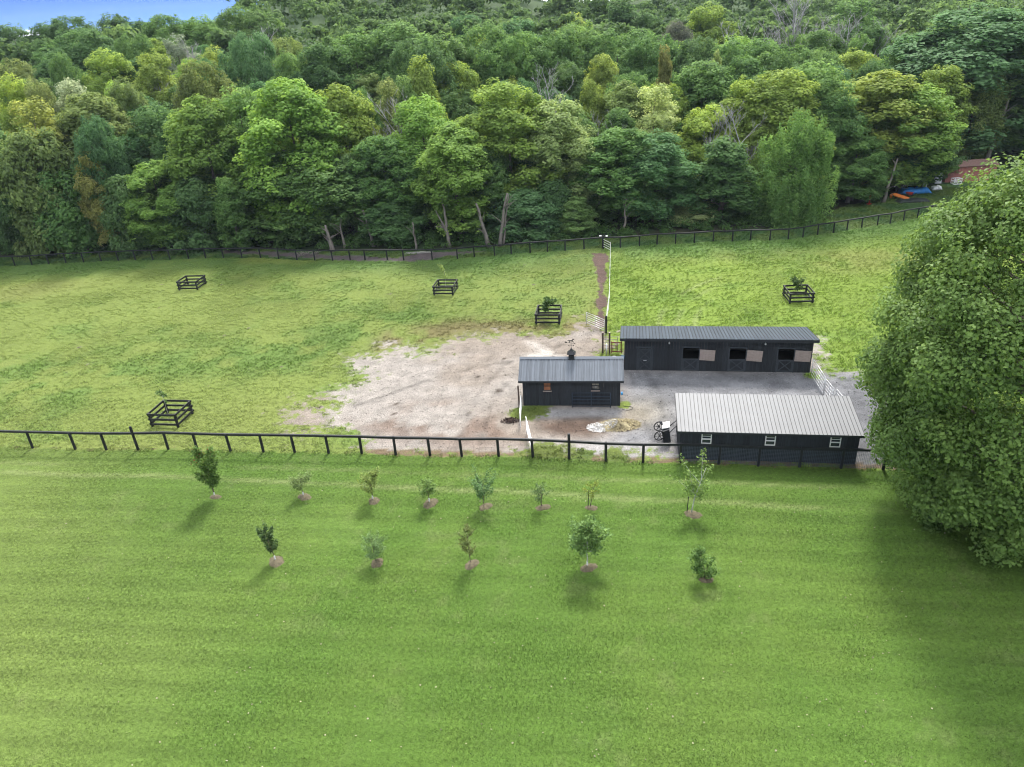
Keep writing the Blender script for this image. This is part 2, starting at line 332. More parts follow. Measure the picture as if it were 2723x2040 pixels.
def mat_plain(name, col, rough=0.7, metal=0.0, var=0.25, nscale=6.0, stretch=(1, 1, 1), bump=0.15, bscale=40.0, spec=0.4, objvar=0.0):
    m, nt, b = new_mat(name)
    tc = nt.nodes.new("ShaderNodeNewGeometry")
    mp = nt.nodes.new("ShaderNodeMapping")
    mp.inputs["Scale"].default_value = stretch
    nt.links.new(tc.outputs["Position"], mp.inputs[0])
    nz = nt.nodes.new("ShaderNodeTexNoise")
    nz.inputs["Scale"].default_value = nscale
    nz.inputs["Detail"].default_value = 6
    nt.links.new(mp.outputs[0], nz.inputs["Vector"])
    mr = nt.nodes.new("ShaderNodeMapRange")
    mr.inputs[1].default_value, mr.inputs[2].default_value = 0.25, 0.75
    mr.inputs[3].default_value, mr.inputs[4].default_value = 1 - var, 1 + var
    nt.links.new(nz.outputs[0], mr.inputs[0])
    mul = nt.nodes.new("ShaderNodeMix")
    mul.data_type = 'RGBA'
    mul.blend_type = 'MULTIPLY'
    mul.inputs[0].default_value = 1
    mul.inputs[6].default_value = (*col, 1)
    fac = mr.outputs[0]
    if objvar:
        oi = nt.nodes.new("ShaderNodeObjectInfo")
        m2 = nt.nodes.new("ShaderNodeMapRange")
        m2.inputs[3].default_value, m2.inputs[4].default_value = 1 - objvar, 1 + objvar
        nt.links.new(oi.outputs["Random"], m2.inputs[0])
        mm = nt.nodes.new("ShaderNodeMath")
        mm.operation = 'MULTIPLY'
        nt.links.new(fac, mm.inputs[0])
        nt.links.new(m2.outputs[0], mm.inputs[1])
        fac = mm.outputs[0]
    cc = nt.nodes.new("ShaderNodeCombineColor")
    for i in range(3):
        nt.links.new(fac, cc.inputs[i])
    nt.links.new(cc.outputs[0], mul.inputs[7])
    nt.links.new(mul.outputs[2], b.inputs["Base Color"])
    b.inputs["Roughness"].default_value = rough
    b.inputs["Metallic"].default_value = metal
    b.inputs["Specular IOR Level"].default_value = spec
    if bump:
        n2 = nt.nodes.new("ShaderNodeTexNoise")
        n2.inputs["Scale"].default_value = bscale
        n2.inputs["Detail"].default_value = 4
        nt.links.new(mp.outputs[0], n2.inputs["Vector"])
        bp = nt.nodes.new("ShaderNodeBump")
        bp.inputs["Strength"].default_value = bump
        bp.inputs["Distance"].default_value = 0.03
        nt.links.new(n2.outputs[0], bp.inputs["Height"])
        nt.links.new(bp.outputs[0], b.inputs["Normal"])
    return m

def mat_leaf(name, transl=0.35, vary=0.45, rough=0.5, spec=0.35):
    """leaf colour = object colour x a per leaf factor, part of the light passes through"""
    m, nt, b = new_mat(name)
    oi = nt.nodes.new("ShaderNodeObjectInfo")
    at = nt.nodes.new("ShaderNodeAttribute")
    at.attribute_name = "lv"
    mr = nt.nodes.new("ShaderNodeMapRange")
    mr.inputs[3].default_value, mr.inputs[4].default_value = 1 - vary, 1 + vary
    nt.links.new(at.outputs["Fac"], mr.inputs[0])
    cc = nt.nodes.new("ShaderNodeCombineColor")
    for i in range(3):
        nt.links.new(mr.outputs[0], cc.inputs[i])
    mul = nt.nodes.new("ShaderNodeMix")
    mul.data_type = 'RGBA'
    mul.blend_type = 'MULTIPLY'
    mul.inputs[0].default_value = 1
    nt.links.new(oi.outputs["Color"], mul.inputs[6])
    nt.links.new(cc.outputs[0], mul.inputs[7])
    # a share of the leaves leans to yellow
    hs = nt.nodes.new("ShaderNodeHueSaturation")
    m3 = nt.nodes.new("ShaderNodeMapRange")
    m3.inputs[3].default_value, m3.inputs[4].default_value = 0.512, 0.484
    nt.links.new(at.outputs["Fac"], m3.inputs[0])
    nt.links.new(m3.outputs[0], hs.inputs["Hue"])
    nt.links.new(mul.outputs[2], hs.inputs["Color"])
    nt.links.new(hs.outputs[0], b.inputs["Base Color"])
    b.inputs["Roughness"].default_value = rough
    b.inputs["Specular IOR Level"].default_value = spec
    tr = nt.nodes.new("ShaderNodeBsdfTranslucent")
    hs2 = nt.nodes.new("ShaderNodeHueSaturation")
    hs2.inputs["Hue"].default_value = 0.485
    hs2.inputs["Saturation"].default_value = 1.1
    hs2.inputs["Value"].default_value = 1.25
    nt.links.new(hs.outputs[0], hs2.inputs["Color"])
    nt.links.new(hs2.outputs[0], tr.inputs["Color"])
    mx = nt.nodes.new("ShaderNodeMixShader")
    mx.inputs[0].default_value = transl
    nt.links.new(b.outputs[0], mx.inputs[1])
    nt.links.new(tr.outputs[0], mx.inputs[2])
    nt.links.new(mx.outputs[0], nt.nodes["Material Output"].inputs[0])
    return m

M = {}
M['board'] = mat_plain("black_stained_boards", (0.023, 0.027, 0.033), 0.75, var=0.35, nscale=3, stretch=(6, 6, 0.5), bump=0.3, bscale=20, objvar=0.22)
M['trim'] = mat_plain("black_trim", (0.022, 0.025, 0.030), 0.65, var=0.2)
M['brace'] = mat_plain("grey_black_door_trim", (0.042, 0.050, 0.060), 0.65, var=0.2)
M['fence'] = mat_plain("black_fence_paint", (0.012, 0.013, 0.016), 0.6, var=0.35, nscale=5, bump=0.25)
M['roof'] = mat_plain("charcoal_roof_steel", (0.052, 0.066, 0.082), 0.65, metal=0.0, var=0.12, nscale=1.2, bump=0.03, bscale=6, spec=0.12, objvar=0.12)
M['roof_blue'] = mat_plain("blue_grey_roof_steel", (0.130, 0.146, 0.168), 0.42, metal=0.25, var=0.10, nscale=1.2, bump=0.03, bscale=6, spec=0.5, objvar=0.2)
M['roof_pale'] = mat_plain("galvanised_roof_steel", (0.118, 0.123, 0.132), 0.58, metal=0.1, var=0.08, nscale=0.7, bump=0.03, bscale=5, spec=0.5, objvar=0.05)
M['seam'] = mat_plain("roof_seam", (0.022, 0.023, 0.026), 0.5, metal=0.3, var=0.2)
M['white'] = mat_plain("white_paint", (0.75, 0.75, 0.74), 0.5, var=0.06)
M['galv'] = mat_plain("galvanised_tube", (0.62, 0.62, 0.63), 0.4, metal=0.4, var=0.1)
M['tape'] = mat_plain("white_fence_tape", (0.8, 0.8, 0.78), 0.6, var=0.05)
M['gate_black'] = mat_plain("dark_blue_gate_tube", (0.02, 0.035, 0.06), 0.4, metal=0.2, var=0.2)
M['glass'] = mat_plain("window_glass", (0.03, 0.04, 0.045), 0.06, var=0.1, bump=0, spec=0.9)
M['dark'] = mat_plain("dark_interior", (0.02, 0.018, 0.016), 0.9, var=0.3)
M['oldwood'] = mat_plain("weathered_door_wood", (0.33, 0.27, 0.24), 0.8, var=0.22, nscale=3, stretch=(1.2, 1.2, 9), bump=0.2, bscale=15)
M['redwood'] = mat_plain("red_stained_wood", (0.16, 0.045, 0.03), 0.7, var=0.3)
M['post'] = mat_plain("brown_post_wood", (0.07, 0.05, 0.04), 0.85, var=0.35, stretch=(3, 3, 0.6))
M['blind'] = mat_plain("orange_window_blind", (0.42, 0.17, 0.075), 0.8, var=0.2)
M['cream'] = mat_plain("cream_window_blind", (0.42, 0.37, 0.29), 0.8, var=0.15)
M['bark'] = mat_plain("grey_brown_bark", (0.13, 0.11, 0.09), 0.9, var=0.4, nscale=2.5, stretch=(3, 3, 0.7), bump=0.6, bscale=8)
M['palebark'] = mat_plain("pale_grey_bark", (0.17, 0.15, 0.13), 0.9, var=0.3, nscale=2.5, stretch=(2, 2, 0.6), bump=0.4, bscale=8)
M['deadwood'] = mat_plain("bleached_dead_wood", (0.34, 0.33, 0.33), 0.9, var=0.25, nscale=2)
M['twig'] = mat_plain("sapling_bark", (0.12, 0.09, 0.07), 0.85, var=0.3)
M['palestem'] = mat_plain("pale_sapling_stem", (0.42, 0.43, 0.40), 0.7, var=0.2)
M['mulch'] = mat_plain("brown_mulch", (0.100, 0.084, 0.050), 0.95, var=0.45, nscale=9, bump=1.0, bscale=25)
M['straw'] = mat_plain("dry_straw", (0.40, 0.34, 0.20), 0.9, var=0.4, nscale=5, bump=0.8, bscale=20)
M['lime'] = mat_plain("white_bedding", (0.62, 0.60, 0.58), 0.9, var=0.3, nscale=6, bump=0.8, bscale=18)
M['manure'] = mat_plain("dark_manure", (0.055, 0.035, 0.028), 0.95, var=0.5, nscale=8, bump=1.0, bscale=20)
M['bluepl'] = mat_plain("blue_plastic", (0.03, 0.25, 0.55), 0.4, var=0.2)
M['tarp'] = mat_plain("blue_tarp", (0.03, 0.22, 0.55), 0.45, var=0.3, nscale=2, bump=0.6, bscale=4)
M['orange'] = mat_plain("orange_plastic", (0.50, 0.15, 0.03), 0.45, var=0.15)
M['red'] = mat_plain("red_paint", (0.42, 0.03, 0.015), 0.5, var=0.2)
M['redmetal'] = mat_plain("red_shed_metal", (0.30, 0.115, 0.095), 0.5, var=0.15, nscale=2, bump=0.05)
M['brownroof'] = mat_plain("brown_shed_roof", (0.17, 0.10, 0.085), 0.7, var=0.25)
M['net'] = mat_plain("black_net_cover", (0.012, 0.018, 0.016), 0.7, var=0.3)
M['plank'] = mat_plain("pale_planks", (0.24, 0.23, 0.21), 0.8, var=0.2)
M['rubber'] = mat_plain("black_rubber", (0.012, 0.012, 0.013), 0.7, var=0.2)
M['cart'] = mat_plain("black_cart_paint", (0.018, 0.02, 0.024), 0.45, var=0.2)
M['vane'] = mat_plain("black_iron", (0.012, 0.012, 0.013), 0.5, var=0.2)
M['stone'] = mat_plain("grey_stone", (0.34, 0.33, 0.32), 0.9, var=0.3, objvar=0.3)
M['leaf'] = mat_leaf("tree_leaves", 0.48, 0.45, 0.7, 0.12)
M['leaf_near'] = mat_leaf("maple_leaves", 0.40, 0.42, 0.6, 0.2)

def mat_ground():
    m, nt, b = new_mat("ground_surface")
    N, L = nt.nodes, nt.links
    geo = N.new("ShaderNodeNewGeometry")
    def noise(scale, detail=5, rough=0.6, vec=None):
        n = N.new("ShaderNodeTexNoise")
        n.inputs["Scale"].default_value = scale
        n.inputs["Detail"].default_value = detail
        n.inputs["Roughness"].default_value = rough
        L.new(vec or geo.outputs["Position"], n.inputs["Vector"])
        return n.outputs[0]
    def mrange(x, a, b2, c, d):
        r = N.new("ShaderNodeMapRange")
        r.inputs[1].default_value, r.inputs[2].default_value, r.inputs[3].default_value, r.inputs[4].default_value = a, b2, c, d
        L.new(x, r.inputs[0])
        return r.outputs[0]
    def math_(op, x, y):
        r = N.new("ShaderNodeMath")
        r.operation = op
        for i, q in enumerate((x, y)):
            if isinstance(q, (int, float)):
                r.inputs[i].default_value = q
            else:
                L.new(q, r.inputs[i])
        return r.outputs[0]
    def attr(n):
        a = N.new("ShaderNodeAttribute")
        a.attribute_name = n
        return a
    def scale_col(c, f):
        v = N.new("ShaderNodeVectorMath")
        v.operation = 'SCALE'
        L.new(c, v.inputs[0])
        L.new(f, v.inputs["Scale"])
        return v.outputs[0]
    fine, mid, blot = noise(22, 4, 0.7), noise(5, 5, 0.65), noise(0.9, 5, 0.6)
    gf = math_('MULTIPLY', mrange(fine, 0.3, 0.7, 0.62, 1.38), mrange(mid, 0.3, 0.7, 0.75, 1.25))
    grass = scale_col(attr("gcol").outputs["Vector"], gf)
    speck = noise(14, 3, 0.8)
    df = math_('MULTIPLY', mrange(speck, 0.3, 0.7, 0.48, 1.5), mrange(blot, 0.3, 0.7, 0.74, 1.22))
    vor = N.new("ShaderNodeTexVoronoi")
    vor.inputs["Scale"].default_value = 9
    L.new(geo.outputs["Position"], vor.inputs["Vector"])
    df = math_('MULTIPLY', df, mrange(vor.outputs["Distance"], 0.0, 0.6, 1.12, 0.82))
    dirt = scale_col(attr("dcol").outputs["Vector"], df)
    # ragged edge between grass and bare ground
    e = math_('ADD', attr("dirt").outputs["Fac"], math_('MULTIPLY', math_('SUBTRACT', math_('ADD', math_('MULTIPLY', noise(1.1, 7, 0.72), 0.75), math_('MULTIPLY', fine, 0.25)), 0.5), 2.8))
    fac = mrange(e, 0.42, 0.58, 0, 1)
    mx = N.new("ShaderNodeMix")
    mx.data_type = 'RGBA'
    L.new(fac, mx.inputs[0])
    L.new(grass, mx.inputs[6])
    L.new(dirt, mx.inputs[7])
    L.new(mx.outputs[2], b.inputs["Base Color"])
    b.inputs["Roughness"].default_value = 0.95
    b.inputs["Specular IOR Level"].default_value = 0.15
    hgt = math_('ADD', math_('MULTIPLY', noise(9, 5, 0.7), 0.5), math_('MULTIPLY', noise(2.2, 4, 0.6), 0.9))
    bp = N.new("ShaderNodeBump")
    bp.inputs["Strength"].default_value = 0.55
    bp.inputs["Distance"].default_value = 0.12
    L.new(hgt, bp.inputs["Height"])
    L.new(bp.outputs[0], b.inputs["Normal"])
    return m
M['ground'] = mat_ground()

def mat_tuft(name):
    m, nt, b = new_mat(name)
    at = nt.nodes.new("ShaderNodeAttribute")
    at.attribute_type = 'INSTANCER'
    at.attribute_name = "tint"
    lv = nt.nodes.new("ShaderNodeAttribute")
    lv.attribute_name = "lv"
    mr = nt.nodes.new("ShaderNodeMapRange")
    mr.inputs[3].default_value, mr.inputs[4].default_value = (0.4, 1.6) if name == "grass_blades" else (1.0, 1.0)
    nt.links.new(lv.outputs["Fac"], mr.inputs[0])
    sc = nt.nodes.new("ShaderNodeVectorMath")
    sc.operation = 'SCALE'
    nt.links.new(at.outputs["Vector"], sc.inputs[0])
    nt.links.new(mr.outputs[0], sc.inputs["Scale"])
    nt.links.new(sc.outputs[0], b.inputs["Base Color"])
    b.inputs["Roughness"].default_value = 0.7
    b.inputs["Specular IOR Level"].default_value = 0.15
    tr = nt.nodes.new("ShaderNodeBsdfTranslucent")
    nt.links.new(sc.outputs[0], tr.inputs["Color"])
    mx = nt.nodes.new("ShaderNodeMixShader")
    mx.inputs[0].default_value = 0.35
    nt.links.new(b.outputs[0], mx.inputs[1])
    nt.links.new(tr.outputs[0], mx.inputs[2])
    nt.links.new(mx.outputs[0], nt.nodes["Material Output"].inputs[0])
    return m
M['tuft'] = mat_tuft("grass_blades")
M['bit'] = mat_tuft("loose_bits")

# ------------------------------------------------------------------ ground
FX = np.array([p[0] for p in FRONT_POSTS]); FY = np.array([p[1] for p in FRONT_POSTS])
BX = np.array([p[0] for p in FAR_POSTS]); BY = np.array([p[1] for p in FAR_POSTS])
def front_y(x):
    return np.where(x < FX[0], FY[0] - (x - FX[0]) * 0.16, np.where(x > FX[-1], FY[-1] - (x - FX[-1]) * 0.17, np.interp(x, FX, FY)))
def far_y(x):
    return np.where(x < BX[0], BY[0] - (x - BX[0]) * 0.1, np.where(x > BX[-1], BY[-1] + (x - BX[-1]) * 0.36, np.interp(x, BX, BY)))
CLEARING = [(36, 88), (39, 97.5), (44, 99.5), (50, 103.5), (57, 106.5), (64, 110.5), (70, 112), (90, 113), (90, 92)]

def lerp3(a, b, t):
    return a * (1 - t[..., None]) + b * t[..., None]

def ground_fields(x, y):
    """grass colour, bare ground colour, bare ground share, tuft height, tuft share and region at (x, y)"""
    col = lambda *c: np.array(c, float)
    full = lambda c: np.broadcast_to(col(*c), x.shape + (3,)).copy()
    fy, by = front_y(x), far_y(x)
    lawn = y < fy
    # lawn: mown stripes that follow the fence
    v = (y - fy) + 0.5 * (fbm(x * 0.4, y, 9, 3, 3) - 0.5)
    stripe = np.sin(v * 2 * math.pi / 1.7) * 0.35 + 0.3 * np.sin(v * 2 * math.pi / 0.71) + 0.5
    n1, n2, n3 = fbm(x, y, 7, 4, 11), fbm(x, y, 2.2, 3, 23), fbm(x, y, 22, 3, 37)
    g = full((0.074, 0.132, 0.023))
    g = lerp3(g, full((0.118, 0.168, 0.034)), sstep(0.42, 0.68, n1) * 0.25)
    g = lerp3(g, full((0.068, 0.128, 0.022)), sstep(0.50, 0.72, n2) * 0.3)
    g = lerp3(g, full((0.140, 0.180, 0.048)), sstep(0.45, 0.75, n3 * 0.5 + 0.27 + 0.010 * (-x - 8)) * 0.6)
    g *= (0.86 + 0.28 * stripe * (0.6 + 0.4 * sstep(0.2, 0.6, n3)))[..., None]
    line = np.exp(-((v + 4.1 + 0.02 * x) / 0.22) ** 2) + 0.8 * np.exp(-((v + 2.2) / 0.16) ** 2) * sstep(0.35, 0.6, fbm(x, y, 14, 2, 91))
    g = lerp3(g, full((0.21, 0.24, 0.10)), np.clip(line, 0, 1) * 0.6 * sstep(0.25, 0.5, n1))
    fleck = sstep(0.60, 0.74, fbm(x, y, 0.9, 3, 131)) * sstep(0.40, 0.62, fbm(x, y, 6, 2, 133))
    g = lerp3(g, full((0.185, 0.190, 0.090)), fleck * 0.16)
    # pasture
    p1, p2, p3 = fbm(x * 0.75, y, 8, 4, 51), fbm(x, y, 2.4, 4, 61), fbm(x * 0.5, y, 20, 3, 71)
    p = full((0.132, 0.170, 0.040))
    band = sstep(-4, 5, sdist(x, y, GREENBAND))
    lush = np.clip(sstep(0.46, 0.70, p1 * 0.55 + p2 * 0.45) * 0.7 + band * sstep(0.36, 0.52, p2), 0, 1)
    right = (x > np.interp(y, [55, 64, 91], [9.2, 9.4, 13.2])) & (y > fy)
    p = np.where(right[..., None], full((0.136, 0.196, 0.032)), p)
    p = lerp3(p, full((0.068, 0.145, 0.032)), lush * np.where(right, 0.42, 0.5))
    p = lerp3(p, full((0.165, 0.175, 0.055)), sstep(0.52, 0.72, p3) * 0.6 * (1 - lush))
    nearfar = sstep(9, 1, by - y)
    p = lerp3(p, full((0.055, 0.120, 0.030)), nearfar * 0.7 * sstep(0.3, 0.55, p1 + 0.1))  # darker green stands in for the wood's soft shadow by the far fence
    dry = sstep(-1.5, 2.5, sdist(x, y, DRY)) * sstep(0.36, 0.56, p2 + 0.05)
    p = lerp3(p, full((0.130, 0.098, 0.050)), dry * 0.75)
    arcs = np.abs(np.hypot(x - 33, y - 60) - 17.5)
    arc = (np.exp(-(arcs / 0.25) ** 2) + np.exp(-((arcs - 1.7) / 0.25) ** 2)) * right * (x < 24) * sstep(0.4, 0.6, fbm(x, y, 5, 2, 19))
    p = lerp3(p, full((0.22, 0.25, 0.11)), np.clip(arc, 0, 1) * 0.5)
    gc = np.where(lawn[..., None], g, p)
    # woodland floor
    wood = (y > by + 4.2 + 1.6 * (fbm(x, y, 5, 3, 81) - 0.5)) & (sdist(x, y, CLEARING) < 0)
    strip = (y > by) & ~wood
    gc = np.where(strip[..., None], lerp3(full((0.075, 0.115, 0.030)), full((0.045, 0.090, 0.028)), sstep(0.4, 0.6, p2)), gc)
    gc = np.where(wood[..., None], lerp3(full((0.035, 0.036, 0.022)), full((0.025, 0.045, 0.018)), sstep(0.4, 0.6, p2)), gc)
    # bare ground
    yd = sdist(x, y, YARD)
    dm = np.where(lawn, 0, sstep(-4.2 - 2.5 * sstep(-4, -14, x), 4.2, yd + 3.5 * (p2 - 0.5)))
    dm = np.maximum(dm, np.where(lawn, 0, 0.92 * sstep(-0.6, 0.3, sdist(x, y, TRACK) + 1.0 * (p2 - 0.5))))
    dm = np.maximum(dm, 0.9 * sstep(-1.2, 1.2, sdist(x, y, BARE) + 1.2 * (p2 - 0.5)))
    near_fence = np.abs(y - fy - 0.05)
    dm = np.maximum(dm, np.where(x > -14, 0.55, 0.42) * np.exp(-(near_fence / 0.28) ** 2))
    # green patches that survive in the yard
    for cx, cy, r in ((1.6, 49.7, 1.5), (0.2, 49.2, 0.9), (2.0, 43.3, 1.6), (4.6, 43.0, 0.7), (6.7, 42.6, 0.8), (8.6, 49.7, 0.7), (8.7, 58.9, 1.1), (-13.5, 46.8, 2.4), (4.2, 66.0, 2.1), (9.3, 64.6, 0.7), (24.3, 52.4, 0.6)):
        dm = dm * (1 - np.exp(-(((x - cx) ** 2 + (y - cy) ** 2) / r ** 2)) * 0.95)
    d = lerp3(full((0.285, 0.258, 0.232)), full((0.350, 0.338, 0.325)), sstep(0.40, 0.62, p1))
    d = lerp3(d, full((0.190, 0.140, 0.115)), sstep(-2, 2, sdist(x, y, BROWN)) * sstep(0.40, 0.62, p2) * 0.8)
    d = lerp3(d, lerp3(full((0.235, 0.252, 0.285)), full((0.165, 0.177, 0.202)), sstep(0.42, 0.62, fbm(x, y, 3.0, 4, 7))), sstep(-1.6, 1.6, sdist(x, y, GRAVEL)))
    pale = sstep(2.2, 0.4, np.abs(y - fy - 1.2)) * (x > 1) * (x < 11)
    d = lerp3(d, full((0.40, 0.40, 0.41)), np.clip(pale, 0, 1) * 0.7)
    d = lerp3(d, full((0.33, 0.31, 0.25)), np.exp(-((x - 9.6) ** 2 / 5 + (y - 48.3) ** 2 / 5)) * 0.7)
    d = lerp3(d, full((0.33, 0.34, 0.36)), sstep(-0.5, 0.5, sdist(x, y, GRAVEL_SHADE)))  # small shed's shadow put into the gravel colour as a cool grey
    d = lerp3(d, full((0.115, 0.085, 0.070)), sstep(-0.7, 0.8, sdist(x, y, MUD) + 1.0 * (p2 - 0.5)))
    d = lerp3(d, full((0.520, 0.510, 0.490)), sstep(-0.5, 0.7, sdist(x, y, LIME) + 0.8 * (p2 - 0.5)))
    d = lerp3(d, full((0.115, 0.082, 0.074)), sstep(-1.2, -0.2, sdist(x, y, TRACK)) * sstep(1.0, -1.5, yd))
    d = lerp3(d, full((0.120, 0.105, 0.115)), sstep(-1.5, 0.5, sdist(x, y, BARE)))
    d = np.where(((near_fence < 0.6) & (yd < 0.8))[..., None], full((0.19, 0.15, 0.10)), d)
    # wheel ruts and trodden lines through the yard
    for (x0, y0, x1, y1, bow) in ((6.5, 64.5, -4.0, 45.5, -3.0), (7.9, 64.0, -2.4, 45.2, -3.0), (9.0, 60.5, 9.6, 44.0, 0.8), (10.5, 60.0, 11.0, 46.0, 0.8), (-13, 52, 8, 60, 2.0)):
        ex, ey = x1 - x0, y1 - y0
        ln = math.hypot(ex, ey)
        u = ((x - x0) * ex + (y - y0) * ey) / ln ** 2
        off = ((x - x0) * -ey + (y - y0) * ex) / ln - bow * 4 * u * (1 - u) + 0.5 * (fbm(x, y, 3, 2, 29) - 0.5)
        q = np.exp(-(off / 0.22) ** 2) * (u > 0) * (u < 1) * sstep(0.35, 0.6, fbm(x, y, 1.5, 3, 53))
        d = d * (1 - 0.35 * q)[..., None]
    # droppings and clods scattered over the pasture
    for cx, cy, r in CLODS:
        q = np.exp(-(((x - cx) ** 2 + (y - cy) ** 2) / r ** 2))
        dm = np.maximum(dm, q)
        d = lerp3(d, full((0.06, 0.045, 0.035)), np.clip(q * 1.5, 0, 1))
    d = d * np.array([0.80, 0.75, 0.70])
    for cx, cy, r in ((2.0, 43.3, 2.0), (4.6, 43.0, 1.2), (6.7, 42.6, 1.2), (1.6, 49.7, 1.8)):
        gc = gc * (1 - 0.35 * np.exp(-(((x - cx) ** 2 + (y - cy) ** 2) / r ** 2)))[..., None]
    th = np.where(lawn, 0.045 + 0.02 * n2, 0.055 + 0.065 * lush + 0.02 * p2 + np.where(right, 0.04, 0))
    th = np.where(strip, 0.13, th) + 0.09 * np.exp(-(near_fence / 0.22) ** 2)
    for cx, cy, r in ((2.0, 43.3, 1.6), (4.2, 66.0, 2.1), (4.6, 43.0, 0.7)):
        th = th + 0.05 * np.exp(-(((x - cx) ** 2 + (y - cy) ** 2) / r ** 2))
    region = np.where(lawn, 0, np.where(wood, 5, np.where(right, 2, 1)))
    region = np.where((dm > 0.5) & (yd > -2.5) & ~lawn, 3, region)
    region = np.where((dm > 0.5) & (sdist(x, y, TRACK) > -0.8) & (yd < 0) & ~lawn, 4, region)
    return gc, d, dm, th, region

_r = random.Random(5)
CLODS = [(_r.uniform(-45, 6), _r.uniform(52, 88), _r.uniform(0.12, 0.3)) for _ in range(34)] + [(_r.uniform(-16, 0), _r.uniform(48, 66), _r.uniform(0.08, 0.2)) for _ in range(12)]

def build_ground():
    STEP = 0.33
    xs, ys = np.arange(-88, 92.01, STEP), np.arange(12, 112.01, STEP)
    X, Y = np.meshgrid(xs, ys)
    gc, d, dm, th, region = ground_fields(X, Y)
    Z = ground_z(X, Y) + 0.05 * (fbm(X, Y, 6, 3, 5) - 0.5) * sstep(0, 3, -sdist(X, Y, YARD)) - 0.0
    nx, ny = len(xs), len(ys)
    P = np.stack([X, Y, Z], -1).reshape(-1, 3)
    idx = np.arange(nx * ny).reshape(ny, nx)
    F = np.stack([idx[:-1, :-1], idx[:-1, 1:], idx[1:, 1:], idx[1:, :-1]], -1).reshape(-1, 4)
    reg = region[:-1, :-1].reshape(-1)
    gcf, df, dmf = gc.reshape(-1, 3), d.reshape(-1, 3), dm.reshape(-1)
    for k, nm in enumerate(("lawn", "pasture", "pasture", "yard", "dirt_track", "woodland_floor")):
        f = F[reg == k]
        if not len(f):
            continue
        used = np.unique(f)
        remap = np.full(nx * ny, -1)
        remap[used] = np.arange(len(used))
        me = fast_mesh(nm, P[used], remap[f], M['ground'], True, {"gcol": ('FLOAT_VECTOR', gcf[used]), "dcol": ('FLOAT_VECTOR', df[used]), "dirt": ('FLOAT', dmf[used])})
        o = link(nm, me)
        o["kind"] = "structure"
    # the land beyond and beside, coarser
    x1, y1 = xs[-1], ys[-1]
    def sheet(nm, ax, ay, colr):
        X, Y = np.meshgrid(ax, ay)
        P = np.stack([X, Y, ground_z(X, Y)], -1).reshape(-1, 3)
        idx = np.arange(X.size).reshape(X.shape)
        F = np.stack([idx[:-1, :-1], idx[:-1, 1:], idx[1:, 1:], idx[1:, :-1]], -1).reshape(-1, 4)
        c = np.broadcast_to(np.array(colr), (X.size, 3))
        o = link(nm, fast_mesh(nm, P, F, M['ground'], True, {"gcol": ('FLOAT_VECTOR', c), "dcol": ('FLOAT_VECTOR', c), "dirt": ('FLOAT', np.zeros(X.size))}))
        o["kind"] = "structure"
    wide = np.unique(np.concatenate([np.arange(-520, -88, 12), xs[::12], [x1], np.arange(100, 560, 12), [-5000, -2000, -1000, 1000, 2000, 5000]]))
    deep = np.concatenate([[y1], np.arange(118, 520, 8), [600, 800, 1200, 2000, 3500, 6000]])
    sheet("hillside", wide, deep, (0.045, 0.075, 0.028))
    sheet("meadow", np.array([-5000, -600, -300, -160, xs[0]]), np.concatenate([[-400, 0], np.linspace(12, y1, 12)]), (0.09, 0.14, 0.03))
    sheet("meadow", np.array([x1, 160, 300, 600, 5000]), np.concatenate([[-400, 0], np.linspace(12, y1, 12)]), (0.09, 0.14, 0.03))
    sheet("lawn", np.array([xs[0], 0, x1]), np.array([-400, 0, 12.0]), (0.09, 0.14, 0.025))
build_ground()

# ------------------------------------------------------------------ grass tufts
def tuft_object(name, seed, blades, side, width, clump):
    """a square patch of blades: x, y in metres, height in units of the patch's own height"""
    rng = np.random.default_rng(seed)
    b = blades
    c = rng.uniform(-0.54, 0.54, (b, 2)) * side
    h = rng.uniform(0.5, 1.0, b)
    if clump:
        k = fbm(c[:, 0] + 10 * seed, c[:, 1] + 5, 0.22, 2, seed)
        h = h * (0.25 + 1.3 * sstep(0.3, 0.75, k))
    a = rng.uniform(0, 6.283, b)
    d = np.stack([np.cos(a), np.sin(a)], -1)
    lean = (rng.uniform(0.25, 0.8, b) * 0.06 + 0.02)[:, None] * (2.2 if clump else 1)
    w = (width * rng.uniform(0.7, 1.25, b))[:, None] * np.stack([-d[:, 1], d[:, 0]], -1)
    z = lambda q, zz: np.concatenate([q, zz[:, None]], 1)
    V = np.stack([z(c - w, 0 * h), z(c + w, 0 * h), z(c + d * lean * 0.5 + w * 0.85, h * 0.65), z(c + d * lean * 0.5 - w * 0.85, h * 0.65), z(c + d * lean * 1.1 + w * 0.15, h), z(c + d * lean * 1.1 - w * 0.15, h)], 1).reshape(-1, 3)
    n = np.arange(b)[:, None] * 6
    F = np.concatenate([n + np.array([0, 1, 2, 3]), n + np.array([3, 2, 4, 5])])
    tone = fbm(c[:, 0] * 1.0 + 3 * seed, c[:, 1] + 9, 0.13, 2, seed + 5)
    lv = np.repeat(np.clip(0.5 + (tone - 0.5) * 1.5 + rng.normal(0, 0.14, b), 0, 1), 6)
    return bpy.data.objects.new(name, fast_mesh(name, V, F, M['tuft'], False, {"lv": ('FLOAT', lv)}))

